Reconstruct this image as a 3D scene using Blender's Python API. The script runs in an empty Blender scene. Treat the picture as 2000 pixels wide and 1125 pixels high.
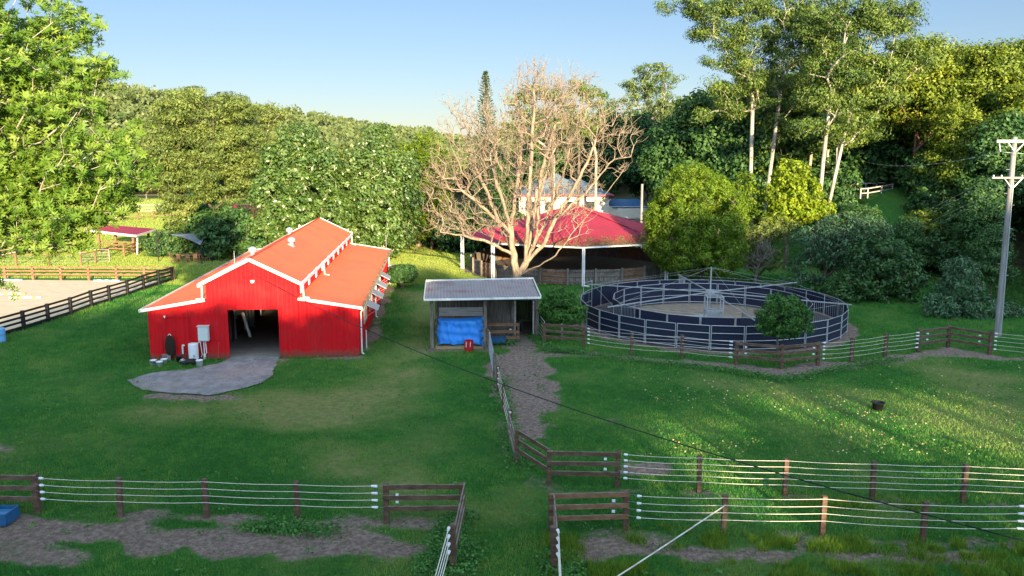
import bpy, math, random
import numpy as np
from mathutils import Vector, Matrix
R = math.radians
random.seed(7)
RNG = np.random.default_rng(11)
sc = bpy.context.scene
COL = sc.collection

# ------------------------------------------------------------------ camera
CAM_H, FPX = 12.0, 1640.0
PITCH = math.atan(272.5 / FPX)
cam_d = bpy.data.cameras.new("camera")
cam_d.sensor_width = 36.0
cam_d.lens = FPX / 2000 * 36.0
cam_d.clip_start = 0.2
cam_d.clip_end = 5000
cam = bpy.data.objects.new("camera", cam_d)
cam.location = (0, 0, CAM_H)
cam.rotation_euler = (R(90) - PITCH, 0, 0)
COL.objects.link(cam)
sc.camera = cam

# ------------------------------------------------------------------ light
SUN_EL, SUN_AZ, SKY_FILL = 10.0, 15.0, 1.0            # low evening sun behind the camera, a little to its right
world = bpy.data.worlds.new("World"); sc.world = world; world.use_nodes = True
wn = world.node_tree.nodes; wl = world.node_tree.links
bg = wn["Background"]
sky = wn.new("ShaderNodeTexSky"); sky.sky_type = 'NISHITA'; sky.sun_disc = False
sky.sun_elevation = R(SUN_EL); sky.sun_rotation = R(180 - SUN_AZ)
sky.air_density = 1.0; sky.dust_density = 0.0; sky.ozone_density = 3.0
gam = wn.new("ShaderNodeGamma"); gam.inputs[1].default_value = 0.8
mul = wn.new("ShaderNodeMix"); mul.data_type = 'RGBA'; mul.blend_type = 'MULTIPLY'; mul.inputs[0].default_value = 1.0
mul.inputs[7].default_value = (.335, .335, .385, 1)
wl.new(sky.outputs[0], gam.inputs[0]); wl.new(gam.outputs[0], mul.inputs[6]); 
# extra glow added to the unseen sky towards the sun, lifting the shade
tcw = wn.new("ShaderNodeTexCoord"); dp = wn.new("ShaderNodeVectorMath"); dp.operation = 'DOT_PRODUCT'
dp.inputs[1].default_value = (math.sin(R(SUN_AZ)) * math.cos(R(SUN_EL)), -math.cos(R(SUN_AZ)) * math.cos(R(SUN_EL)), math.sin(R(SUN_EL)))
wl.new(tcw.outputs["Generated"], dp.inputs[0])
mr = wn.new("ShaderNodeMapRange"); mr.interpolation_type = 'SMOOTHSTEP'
for i_, v_ in zip((1, 2, 3, 4), (-0.45, 0.65, 0.0, SKY_FILL)): mr.inputs[i_].default_value = v_
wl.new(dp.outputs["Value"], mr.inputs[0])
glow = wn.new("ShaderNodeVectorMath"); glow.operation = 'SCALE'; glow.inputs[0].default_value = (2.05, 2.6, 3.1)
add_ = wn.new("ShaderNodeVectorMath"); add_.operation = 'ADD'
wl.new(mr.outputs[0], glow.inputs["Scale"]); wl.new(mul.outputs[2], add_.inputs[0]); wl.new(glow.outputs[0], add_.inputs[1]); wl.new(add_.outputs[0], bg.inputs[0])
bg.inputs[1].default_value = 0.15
sun_d = bpy.data.lights.new("sun", 'SUN'); sun_d.energy = 3.9; sun_d.angle = R(0.55)
sun_d.color = (1.0, 0.79, 0.48)
sun = bpy.data.objects.new("sun", sun_d); COL.objects.link(sun)
sdir = Vector((-math.sin(R(SUN_AZ)) * math.cos(R(SUN_EL)), math.cos(R(SUN_AZ)) * math.cos(R(SUN_EL)), -math.sin(R(SUN_EL))))
sun.rotation_euler = sdir.to_track_quat('-Z', 'Y').to_euler()
sun.location = (10, -40, 30)
sc.view_settings.view_transform = 'Standard'; sc.view_settings.look = 'None'
sc.view_settings.exposure = 2.0; sc.view_settings.gamma = 1
sc.render.engine = 'CYCLES'
sc.cycles.max_bounces = 5; sc.cycles.diffuse_bounces = 3; sc.cycles.glossy_bounces = 2
sc.cycles.transmission_bounces = 3; sc.cycles.transparent_max_bounces = 4
sc.cycles.caustics_reflective = False; sc.cycles.caustics_refractive = False
sc.cycles.use_denoising = True

# ------------------------------------------------------------------ measuring helpers
_s, _c = math.sin(PITCH), math.cos(PITCH)
def G(px, py, z=0.0):                                   # point of the level plane z under a photo position
    v = (py - 562.5) / FPX; u = (px - 1000) / FPX
    t = (CAM_H - z) / (_s + v * _c)
    return Vector((t * u, t * (_c - v * _s), z))
def A(px, py, Y):                                       # point at distance Y
    v = (py - 562.5) / FPX; u = (px - 1000) / FPX
    t = Y / (_c - v * _s)
    return Vector((t * u, Y, CAM_H - t * (_s + v * _c)))

# ------------------------------------------------------------------ object helpers
def tag(o, label=None, cat=None, group=None, kind=None):
    if label: o["label"] = label
    if cat: o["category"] = cat
    if group: o["group"] = group
    if kind: o["kind"] = kind
    return o
def thing(name, label, cat, loc=(0, 0, 0), rz=0.0, group=None):
    o = bpy.data.objects.new(name, None); COL.objects.link(o)
    o.empty_display_size = 0.3
    o.location = loc; o.rotation_euler = (0, 0, rz)
    return tag(o, label, cat, group)
CH = {}
def parent(o, p):
    o.parent = p; CH.setdefault(p.name, []).append(o)
def copy_tree(o, par=None):
    c = o.copy(); COL.objects.link(c)
    if par: parent(c, par)
    for k in CH.get(o.name, []): copy_tree(k, c)
    return c

class MB:
    def __init__(s): s.v = []; s.f = []
    def add(s, vs, fs):
        b = len(s.v); s.v += [tuple(v) for v in vs]; s.f += [tuple(b + i for i in f) for f in fs]; return s
    def box(s, c, d, rz=0.0, rx=0.0, ry=0.0):
        m = Matrix.Rotation(rz, 3, 'Z') @ Matrix.Rotation(ry, 3, 'Y') @ Matrix.Rotation(rx, 3, 'X')
        vs = [Vector(c) + m @ Vector((d[0] * x / 2, d[1] * y / 2, d[2] * z / 2)) for z in (-1, 1) for x, y in ((-1, -1), (1, -1), (1, 1), (-1, 1))]
        return s.add(vs, [(3, 2, 1, 0), (4, 5, 6, 7), (0, 1, 5, 4), (1, 2, 6, 5), (2, 3, 7, 6), (3, 0, 4, 7)])
    def beam(s, p0, p1, w, h, up=(0, 0, 1)):            # w across, h along up
        p0, p1 = Vector(p0), Vector(p1); d = (p1 - p0).normalized(); up = Vector(up)
        a = d.cross(up)
        if a.length < 1e-4: a = d.cross(Vector((1, 0, 0)))
        a.normalize(); b = a.cross(d).normalized()
        vs = [p + a * (w / 2 * x) + b * (h / 2 * y) for p in (p0, p1) for x, y in ((-1, -1), (1, -1), (1, 1), (-1, 1))]
        return s.add(vs, [(0, 1, 2, 3), (7, 6, 5, 4), (1, 0, 4, 5), (2, 1, 5, 6), (3, 2, 6, 7), (0, 3, 7, 4)])
    def tube(s, p0, p1, r0, r1=None, n=8, cap=True):
        p0, p1 = Vector(p0), Vector(p1); r1 = r0 if r1 is None else r1
        d = (p1 - p0).normalized(); a = d.orthogonal().normalized(); b = d.cross(a)
        vs = [p + (a * math.cos(2 * math.pi * i / n) + b * math.sin(2 * math.pi * i / n)) * r for p, r in ((p0, r0), (p1, r1)) for i in range(n)]
        fs = [(i, (i + 1) % n, n + (i + 1) % n, n + i) for i in range(n)]
        if cap: fs += [tuple(range(n - 1, -1, -1)), tuple(range(n, 2 * n))]
        return s.add(vs, fs)
    def path(s, pts, r, n=6):
        for a, b in zip(pts[:-1], pts[1:]): s.tube(a, b, r, r, n)
        return s
    def lathe(s, c, prof, n=16):                        # prof: (r, z)
        c = Vector(c); vs = []; fs = []
        for r, z in prof:
            for i in range(n):
                t = 2 * math.pi * i / n; vs.append(c + Vector((r * math.cos(t), r * math.sin(t), z)))
        for k in range(len(prof) - 1):
            for i in range(n):
                j = (i + 1) % n; fs.append((k * n + i, k * n + j, (k + 1) * n + j, (k + 1) * n + i))
        return s.add(vs, fs)
    def slab(s, poly, z0, z1):                          # extruded plan polygon
        n = len(poly); vs = [(p[0], p[1], z0) for p in poly] + [(p[0], p[1], z1) for p in poly]
        return s.add(vs, [tuple(range(n - 1, -1, -1)), tuple(range(n, 2 * n))] + [(i, (i + 1) % n, n + (i + 1) % n, n + i) for i in range(n)])
    def sheet(s, quad, th):                             # thick quad from 4 points, thickness along its normal
        q = [Vector(p) for p in quad]; n = (q[1] - q[0]).cross(q[3] - q[0]).normalized() * th
        m = len(q)
        return s.add(q + [p - n for p in q], [tuple(range(m)), tuple(range(2 * m - 1, m - 1, -1))] + [((i + 1) % m, i, m + i, m + (i + 1) % m) for i in range(m)])
    def build(s, name, mat, par=None, local=False, smooth=False):
        off = Vector((0, 0, 0))
        if par is not None and not local:
            p = par
            while p is not None: off += p.location; p = p.parent
        me = bpy.data.meshes.new(name)
        me.from_pydata([tuple(Vector(v) - off) for v in s.v], [], s.f)
        me.materials.append(mat)
        if smooth: me.shade_smooth()
        o = bpy.data.objects.new(name, me); COL.objects.link(o)
        if par is not None: parent(o, par)
        return o

def np_mesh(name, V, F, mat, tint=None, smooth=False):
    """V (n,3), F (m,4) arrays"""
    me = bpy.data.meshes.new(name)
    k = F.shape[1]
    me.vertices.add(len(V)); me.vertices.foreach_set("co", np.ascontiguousarray(V, np.float32).ravel())
    me.loops.add(F.size); me.loops.foreach_set("vertex_index", np.ascontiguousarray(F, np.int32).ravel())
    me.polygons.add(len(F)); me.polygons.foreach_set("loop_start", np.arange(0, F.size, k, dtype=np.int32))
    if tint is not None:
        a = me.attributes.new("tint", 'FLOAT', 'FACE'); a.data.foreach_set("value", np.ascontiguousarray(tint, np.float32))
    me.materials.append(mat)
    me.update(calc_edges=True)
    if smooth: me.shade_smooth()
    return me
def link(name, me, par=None, loc=(0, 0, 0)):
    o = bpy.data.objects.new(name, me); COL.objects.link(o); o.location = loc
    if par is not None: parent(o, par)
    return o

# ------------------------------------------------------------------ value noise (numpy)
_perm = RNG.random((64, 64))
def vnoise(x, y):
    x = np.asarray(x, float); y = np.asarray(y, float)
    xi = np.floor(x).astype(int); yi = np.floor(y).astype(int); fx = x - xi; fy = y - yi
    fx = fx * fx * (3 - 2 * fx); fy = fy * fy * (3 - 2 * fy)
    g = lambda a, b: _perm[a % 64, b % 64]
    return (g(xi, yi) * (1 - fx) + g(xi + 1, yi) * fx) * (1 - fy) + (g(xi, yi + 1) * (1 - fx) + g(xi + 1, yi + 1) * fx) * fy
def fbm(x, y, o=4):
    s = 0; a = 0.5
    for k in range(o): s = s + a * vnoise(x * 2 ** k + 17 * k, y * 2 ** k + 31 * k); a *= 0.5
    return s
def sstep(a, b, x):
    t = np.clip((x - a) / (b - a), 0, 1); return t * t * (3 - 2 * t)

# ------------------------------------------------------------------ materials
def nodes_of(name):
    m = bpy.data.materials.new(name); m.use_nodes = True
    n = m.node_tree.nodes; l = m.node_tree.links
    return m, n, l, n["Principled BSDF"]
def N(n, t, **kw):
    x = n.new(t)
    for k, v in kw.items():
        if hasattr(x, k): setattr(x, k, v)
        else: x.inputs[k].default_value = v
    return x
def ramp(n, l, src, stops):
    r = n.new("ShaderNodeValToRGB"); e = r.color_ramp.elements
    e[0].position, e[0].color = stops[0][0], (*stops[0][1], 1)
    e[1].position, e[1].color = stops[-1][0], (*stops[-1][1], 1)
    for p, c in stops[1:-1]:
        q = e.new(p); q.color = (*c, 1)
    l.new(src, r.inputs[0]); return r.outputs[0]
def mat(name, c1, c2=None, rough=0.6, metal=0.0, scale=(3, 3, 3), bump=0.15, detail=6, spec=0.4, c3=None, bscale=None, grime=None, splash=None):
    m, n, l, b = nodes_of(name)
    c2 = c2 or tuple(x * 0.8 for x in c1)
    tc = N(n, "ShaderNodeTexCoord"); mp = N(n, "ShaderNodeMapping"); mp.inputs["Scale"].default_value = scale
    l.new(tc.outputs["Object"], mp.inputs[0])
    no = N(n, "ShaderNodeTexNoise"); no.inputs["Scale"].default_value = 1; no.inputs["Detail"].default_value = detail; no.inputs["Roughness"].default_value = .65
    l.new(mp.outputs[0], no.inputs[0])
    stops = [(0.32, c2), (0.68, c1)] if not c3 else [(0.3, c2), (0.5, c1), (0.7, c3)]
    col = ramp(n, l, no.outputs[0], stops)
    if grime:                                            # large irregular dirt stains
        g = N(n, "ShaderNodeTexNoise"); g.inputs["Scale"].default_value = grime[2]; g.inputs["Detail"].default_value = 8
        l.new(tc.outputs["Object"], g.inputs[0])
        f = N(n, "ShaderNodeMapRange"); f.inputs[1].default_value = .5; f.inputs[2].default_value = .75; f.inputs[4].default_value = grime[1]
        l.new(g.outputs[0], f.inputs[0])
        mx = N(n, "ShaderNodeMix", data_type='RGBA'); l.new(f.outputs[0], mx.inputs[0]); l.new(col, mx.inputs[6]); mx.inputs[7].default_value = (*grime[0], 1)
        col = mx.outputs[2]
    if splash:                                           # mud splashed up from the ground
        sx = N(n, "ShaderNodeSeparateXYZ"); l.new(tc.outputs["Object"], sx.inputs[0])
        g = N(n, "ShaderNodeTexNoise"); g.inputs["Scale"].default_value = 3.5; g.inputs["Detail"].default_value = 9; l.new(tc.outputs["Object"], g.inputs[0])
        a_ = N(n, "ShaderNodeMath", operation='MULTIPLY_ADD'); l.new(g.outputs[0], a_.inputs[0]); a_.inputs[1].default_value = -1.0; l.new(sx.outputs[2], a_.inputs[2])
        f = N(n, "ShaderNodeMapRange"); l.new(a_.outputs[0], f.inputs[0])
        for i_, v_ in zip((1, 2, 3, 4), (-.30, -.05, .75, 0)): f.inputs[i_].default_value = v_
        mx = N(n, "ShaderNodeMix", data_type='RGBA'); l.new(f.outputs[0], mx.inputs[0]); l.new(col, mx.inputs[6]); mx.inputs[7].default_value = (*splash, 1); col = mx.outputs[2]
    l.new(col, b.inputs["Base Color"])
    b.inputs["Roughness"].default_value = rough; b.inputs["Metallic"].default_value = metal
    b.inputs["Specular IOR Level"].default_value = spec
    if bump:
        bn = N(n, "ShaderNodeTexNoise"); bn.inputs["Scale"].default_value = bscale or 1; bn.inputs["Detail"].default_value = 4
        if bscale: l.new(tc.outputs["Object"], bn.inputs[0])
        else: l.new(mp.outputs[0], bn.inputs[0])
        bp = N(n, "ShaderNodeBump"); bp.inputs["Strength"].default_value = bump; bp.inputs["Distance"].default_value = 0.03
        l.new(bn.outputs[0], bp.inputs["Height"]); l.new(bp.outputs[0], b.inputs["Normal"])
    return m
def leafmat(name, dark, mid, light, trans=0.35, rough=0.5, spec=0.3):
    m, n, l, b = nodes_of(name)
    at = N(n, "ShaderNodeAttribute"); at.attribute_name = "tint"
    oi = N(n, "ShaderNodeObjectInfo")
    ad = N(n, "ShaderNodeMath", operation='MULTIPLY_ADD'); l.new(oi.outputs["Random"], ad.inputs[0]); ad.inputs[1].default_value = 0.3; 
    l.new(at.outputs["Fac"], ad.inputs[2])
    sb = N(n, "ShaderNodeMath", operation='SUBTRACT'); l.new(ad.outputs[0], sb.inputs[0]); sb.inputs[1].default_value = 0.15
    col = ramp(n, l, sb.outputs[0], [(0.05, dark), (0.5, mid), (0.95, light)])
    l.new(col, b.inputs["Base Color"]); b.inputs["Roughness"].default_value = rough; b.inputs["Specular IOR Level"].default_value = spec
    tr = N(n, "ShaderNodeBsdfTranslucent"); l.new(col, tr.inputs[0])
    mx = N(n, "ShaderNodeMixShader"); mx.inputs[0].default_value = trans
    l.new(b.outputs[0], mx.inputs[1]); l.new(tr.outputs[0], mx.inputs[2]); l.new(mx.outputs[0], n["Material Output"].inputs[0])
    return m
M = {}
M['red_wall'] = mat('red_wall', (.64, .010, .016), (.50, .008, .013), rough=.6, scale=(7, 7, .22), bump=.05, grime=((.40, .030, .028), .55, .9), spec=.12, splash=(.17, .07, .05))
M['red_roof'] = mat('red_roof', (.56, .092, .042), (.49, .074, .036), rough=.55, scale=(.35, 2.5, 1), bump=.05, grime=((.30, .05, .04), .5, .5))
M['white'] = mat('white_trim', (.82, .81, .79), (.72, .71, .69), rough=.5, scale=(2, 2, 2), bump=.03, grime=((.38, .36, .32), .5, 1.5))
M['galv'] = mat('galvanised', (.52, .54, .56), (.38, .40, .42), rough=.45, metal=.45, scale=(9, 9, 9), bump=.04)
M['gutter'] = mat('grey_gutter', (.55, .58, .60), (.42, .44, .45), rough=.5, metal=.1, scale=(2, 2, 2), bump=.05, grime=((.10, .075, .05), .95, 3))
M['navy'] = mat('navy_sheet', (.010, .016, .045), (.006, .010, .028), rough=.55, scale=(2, 2, 2), bump=.15)
M['mesh'] = mat('dark_mesh', (.03, .035, .05), rough=.6, scale=(8, 8, 8))
M['brown'] = mat('stained_timber', (.105, .058, .036), (.048, .028, .018), rough=.7, scale=(3, 3, 9), bump=.4, c3=(.165, .098, .062), grime=((.16, .13, .10), .7, 2.3))
M['brown2'] = mat('weathered_brown_timber', (.22, .115, .06), (.12, .06, .032), rough=.75, scale=(3, 3, 9), bump=.4, c3=(.30, .17, .10))
M['railtop'] = mat('grey_topped_timber', (.20, .16, .13), (.10, .06, .04), rough=.8, scale=(3, 3, 9), bump=.4, c3=(.28, .24, .21))
M['black'] = mat('black_timber', (.012, .012, .014), (.006, .006, .008), rough=.6, scale=(3, 3, 6), bump=.3)
M['greywood'] = mat('grey_weathered_boards', (.17, .14, .115), (.07, .055, .045), rough=.85, scale=(14, 14, 1.2), bump=.6, c3=(.30, .27, .24), grime=((.06, .045, .035), .6, 1.2))
M['palewood'] = mat('pale_weathered_planks', (.50, .46, .40), (.30, .26, .22), rough=.85, scale=(1.2, 12, 14), bump=.5, c3=(.60, .57, .52))
M['oldroof'] = mat('old_corrugated_iron', (.34, .31, .32), (.25, .22, .22), rough=.55, metal=.15, scale=(1.5, .6, 1), bump=.1, c3=(.33, .30, .32), grime=((.24, .07, .06), .7, .45))
M['bark'] = mat('bark', (.16, .12, .09), (.08, .06, .045), rough=.9, scale=(4, 4, 1.5), bump=.6)
M['deadbark'] = mat('dead_tree_bark', (.27, .205, .145), (.12, .09, .065), rough=.85, scale=(5, 5, 1.5), bump=.5, c3=(.43, .355, .27))
M['gumbark'] = mat('smooth_gum_bark', (.40, .35, .29), (.22, .18, .15), rough=.7, scale=(1.5, 1.5, .6), bump=.25, c3=(.54, .50, .45))
M['redbark'] = mat('reddish_bark', (.25, .13, .09), (.15, .08, .055), rough=.85, scale=(4, 4, 1.2), bump=.4)
M['pole'] = mat('grey_pole_timber', (.25, .245, .24), (.15, .145, .145), rough=.85, scale=(10, 10, .7), bump=.4, c3=(.33, .32, .31))
M['gravel'] = mat('gravel_surface', (.20, .205, .205), (.13, .135, .14), rough=.95, scale=(1.5, 1.1, 1), detail=10, bump=.8, bscale=26, c3=(.30, .30, .30), grime=((.30, .25, .20), .5, .35))
M['sand'] = mat('arena_sand_surface', (.66, .50, .32), (.58, .43, .28), rough=.95, scale=(1.2, 1.2, 1), bump=.7, bscale=9, c3=(.74, .57, .38))
M['concrete'] = mat('concrete', (.27, .24, .21), (.20, .17, .145), rough=.9, scale=(1.5, 1.5, 1), bump=.2)
M['yardsand'] = mat('yard_sand', (.19, .155, .12), (.13, .105, .08), rough=.95, scale=(1.5, 1.5, 1), bump=.5, bscale=8)
M['track'] = mat('walker_track', (.085, .082, .085), (.055, .052, .056), rough=.95, scale=(2, 2, 1), bump=.7, bscale=12, c3=(.12, .11, .105))
M['drygravel'] = mat('dry_litter_gravel', (.24, .19, .14), (.13, .12, .115), rough=.95, scale=(1.6, 1.6, 1), bump=.9, bscale=16, c3=(.36, .25, .16), detail=9)
M['mulch'] = mat('red_mulch', (.30, .13, .085), (.18, .085, .055), rough=.95, scale=(2, 2, 1), bump=.8, bscale=14)
M['paleslab'] = mat('pale_slab', (.36, .38, .38), (.26, .28, .28), rough=.9, scale=(2, 2, 1))
M['tarp'] = mat('blue_tarpaulin', (.045, .32, .88), (.03, .24, .78), rough=.6, scale=(2, 2, 2), bump=.5, bscale=5)
M['redplastic'] = mat('red_plastic', (.50, .012, .018), rough=.4, scale=(3, 3, 3), bump=.02)
M['whiteplastic'] = mat('white_plastic', (.74, .76, .78), (.66, .68, .70), rough=.4, scale=(4, 4, 4), bump=.02)
M['blackplastic'] = mat('black_rubber', (.014, .014, .016), rough=.6, scale=(4, 4, 4), bump=.1)
M['blueplastic'] = mat('blue_plastic', (.02, .11, .25), (.015, .08, .19), rough=.45, scale=(3, 3, 3), bump=.03)
M['ltblue'] = mat('light_blue_paint', (.16, .42, .75), rough=.5, scale=(3, 3, 3), bump=.02)
M['orange'] = mat('orange_paint', (.65, .30, .08), rough=.5, scale=(3, 3, 3), bump=.02)
M['meterbox'] = mat('pale_grey_metal', (.60, .63, .62), (.54, .57, .56), rough=.4, scale=(2, 2, 2), bump=.02)
M['pinkroof'] = mat('crimson_roof', (.37, .036, .062), (.31, .030, .052), rough=.42, scale=(1, 1, 1), bump=.05, grime=((.25, .03, .05), .6, .4))
M['litter'] = mat('dry_leaf_litter', (.17, .11, .06), (.09, .06, .035), rough=.95, scale=(4, 4, 4), bump=.9, bscale=12, c3=(.26, .17, .09))
M['sail'] = mat('grey_shade_cloth', (.20, .23, .26), rough=.8, scale=(5, 5, 5), bump=.03)
M['cream'] = mat('cream_render', (.80, .74, .64), (.74, .68, .58), rough=.85, scale=(1, 1, 1), bump=.05)
M['blueroof'] = mat('blue_grey_metal_roof', (.16, .22, .28), (.13, .18, .235), rough=.4, metal=.2, scale=(1, 1, 1), bump=.03)
M['glass'] = mat('window_glass', (.03, .04, .05), rough=.08, scale=(1, 1, 1), bump=0, spec=.7)
M['road'] = mat('bitumen', (.055, .06, .075), rough=.9, scale=(2, 2, 2), bump=.3)
M['rope'] = mat('white_rope', (.74, .68, .60), rough=.6, scale=(8, 8, 8), bump=.02)
M['wire'] = mat('black_cable', (.010, .010, .012), rough=.5, scale=(8, 8, 8), bump=0)
M['hay'] = mat('hay', (.42, .30, .14), (.30, .21, .10), rough=.95, scale=(8, 8, 8), bump=.8)
M['dark'] = mat('dark_interior', (.035, .028, .024), (.02, .016, .014), rough=.9, scale=(2, 2, 2))
M['stall'] = mat('stall_boards', (.13, .095, .07), (.07, .05, .04), rough=.85, scale=(2, 9, 9), bump=.4)

# leaves
L = {}
L['left'] = leafmat('pinwheel_leaves', (.045, .110, .012), (.120, .225, .020), (.25, .35, .055), trans=.35)
L['feather'] = leafmat('feathery_leaves', (.070, .110, .022), (.155, .205, .042), (.25, .30, .08), trans=0.15)
L['glossy'] = leafmat('glossy_leaves', (.040, .090, .018), (.085, .160, .028), (.19, .27, .09), trans=0.12, rough=.35, spec=.5)
L['bright'] = leafmat('bright_green_leaves', (.055, .115, .010), (.120, .210, .014), (.22, .31, .02), trans=.35)
L['young'] = leafmat('young_tree_leaves', (.030, .100, .020), (.075, .210, .032), (.14, .30, .05), trans=.3)
L['round'] = leafmat('round_tree_leaves', (.070, .140, .010), (.150, .250, .014), (.27, .37, .03), trans=.35)
L['meadow'] = leafmat('meadow_blades', (.20, .30, .05), (.32, .40, .08), (.44, .48, .13), trans=.3, rough=.7, spec=.15)
L['deep'] = leafmat('deep_green_leaves', (.018, .060, .016), (.040, .105, .026), (.080, .165, .040), trans=0.13)
L['blue'] = leafmat('bluish_green_leaves', (.032, .085, .040), (.070, .155, .065), (.13, .24, .11), trans=0.14)
L['gum'] = leafmat('gum_leaves', (.022, .055, .014), (.095, .160, .026), (.24, .30, .055), trans=0.18)
L['yellow'] = leafmat('yellow_green_leaves', (.040, .085, .012), (.145, .205, .018), (.28, .33, .03), trans=0.25)
L['hill'] = leafmat('hill_leaves', (.070, .105, .035), (.125, .165, .055), (.19, .225, .085), trans=0.12)
L['pine'] = leafmat('pine_needles', (.018, .045, .018), (.045, .08, .03), (.08, .12, .045), trans=.1)
L['grass'] = leafmat('grass_blades', (.028, .140, .024), (.065, .250, .040), (.20, .33, .065), trans=.3, rough=.7, spec=.15)
L['tallgrass'] = leafmat('tall_grass_blades', (.045, .14, .015), (.11, .23, .02), (.24, .34, .04), trans=.4, rough=.7, spec=.15)
L['clover'] = leafmat('clover_leaves', (.035, .13, .030), (.08, .23, .045), (.14, .31, .07), trans=.3, rough=.7)
L['litter'] = leafmat('fallen_leaf', (.20, .13, .05), (.38, .30, .12), (.55, .50, .30), trans=.1, rough=.8)

# ================================================================== GROUND
def hgt(x, y):
    x = np.asarray(x, float); y = np.asarray(y, float)
    h = 7.5 * sstep(26, 44, x) * sstep(76, 96, y)
    h = h + 22 * sstep(30, 130, x) * sstep(108, 260, y)
    h = h + np.clip(9.0 + (-37 - x) * 0.15, 6, 60) * sstep(205, 410, y) * (1 - sstep(60, 140, x))
    return h
def hz(x, y): return float(hgt(x, y))
def seg_dist(x, y, pts):
    d = np.full(np.shape(x), 1e9)
    for a, b in zip(pts[:-1], pts[1:]):
        ax, ay, ra = a; bx, by, rb = b
        vx, vy = bx - ax, by - ay; L2 = vx * vx + vy * vy + 1e-9
        t = np.clip(((x - ax) * vx + (y - ay) * vy) / L2, 0, 1)
        d = np.minimum(d, np.hypot(x - ax - t * vx, y - ay - t * vy) - (ra + t * (rb - ra)))
    return d
def P(px, py, r): g = G(px, py); return (g.x, g.y, r)
DIRT = [  # (polyline with radii, strength)
    ([(-24, 25.2, 1.5), P(60, 1030, .9), P(300, 1050, .7), P(520, 1060, .6), P(700, 1060, .9), P(800, 1072, .5)], .95),
    ([(-26, 23.6, .8), P(0, 1075, .7), P(150, 1085, .6)], .75),
    ([P(120, 1004, .15), P(420, 1012, .15), P(620, 1020, .2), P(830, 1022, .35)], .8),
    ([P(1015, 640, .7), P(1018, 690, .9), P(1010, 720, 1.7), P(1025, 760, 1.6), P(1030, 800, 1.0), P(1035, 850, .7)], 1.0),
    ([P(1060, 690, .6), P(1100, 690, .4)], .7),
    ([P(1150, 1080, .5), P(1300, 1075, .35), P(1500, 1082, .2), P(1700, 1085, .18), P(1950, 1090, .1)], .95),
    ([P(1170, 1045, .1), P(1500, 1050, .1), P(2000, 1063, .1)], .6),
    ([P(1090, 960, .2), P(1250, 957, .25), P(1400, 965, .1), P(2000, 990, .1)], .6),
    ([P(1240, 915, .35), P(1290, 915, .3)], .85),
    ([P(1160, 815, .2), P(1200, 818, .15)], .5), ([P(1080, 800, .25), P(1085, 770, .2)], .7),
    ([P(1130, 690, .35), P(1300, 704, .4), P(1430, 714, .5), P(1530, 726, 1.0), P(1610, 716, .6), P(1700, 706, .35), P(1800, 692, .5), P(1860, 686, .7), P(1940, 698, .5), (34, 46, .5)], .95),
    ([P(300, 772, .25), P(400, 778, .5), P(470, 772, .2)], .8),
    ([(-22, 33, .1), P(0, 880, .7)], .9),
    ([(-8.75, 49, .12), (-11.1, 76, .15)], .9), ([P(450, 700, .1), P(560, 702, .12), P(700, 697, .15)], .8),
    ([P(900, 520, .3), P(930, 535, .5), P(975, 552, .5)], .85),
    ([P(845, 683, .3), P(950, 683, .35)], .9),
    ([P(965, 668, .7), P(1045, 660, .4)], .8),
    ([(6, 66, .5), (6, 71, .3)], .5), ([P(770, 480, .5), P(880, 485, .8)], .6),
    ([P(975, 700, .1), P(985, 800, .2), P(1008, 905, .3), P(1072, 950, .3)], .5),
]
WALK_C = (13.9, 58.0)
def dirt_mask(x, y):
    n = (fbm(x * .9, y * .9, 5) - .5) * 2.0
    d = np.zeros(np.shape(x))
    for pts, s in DIRT:
        q = seg_dist(x, y, pts)
        d = np.maximum(d, s * (1 - sstep(-.25, .45, q + n * .9)))
    r = np.hypot(x - WALK_C[0], y - WALK_C[1])
    d = np.maximum(d, 1 - sstep(9.4, 10.0, r + n * .5))
    return d
def axis(lo, hi, step, far, g=1.16):
    a = list(np.arange(lo, hi + 1e-6, step)); s = step
    while a[-1] < far: s *= g; a.append(a[-1] + s)
    s = step; b = [lo]
    while b[-1] > -far: s *= g; b.append(b[-1] - s)
    return np.array(b[::-1][:-1] + a)
xs = axis(-30, 36, .22, 1500); ys = axis(12, 66, .22, 1500)
X, Y = np.meshgrid(xs, ys)
Zg = hgt(X, Y) + (fbm(X * .25, Y * .25, 3) - .45) * .10 * sstep(0, 1, 1 - dirt_mask(X, Y) * .5)
flat = (np.hypot(X - WALK_C[0], Y - WALK_C[1]) < 10.2) | ((X > -24) & (X < -6) & (Y > 42) & (Y < 80)) | (np.hypot(X - 6.2, Y - 84) < 12) | (X < -29)
Zg = np.where(flat & (Y < 150), hgt(X, Y) - .03, Zg - .03)
Zg = Zg + dirt_mask(X, Y) * (fbm(X * 2.4, Y * 2.4, 4) - .5) * .10 * (Y < 36)
V = np.stack([X, Y, Zg], -1).reshape(-1, 3)
ny, nx = X.shape
I = np.arange(ny * nx).reshape(ny, nx)
F = np.stack([I[:-1, :-1], I[:-1, 1:], I[1:, 1:], I[1:, :-1]], -1).reshape(-1, 4)

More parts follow.
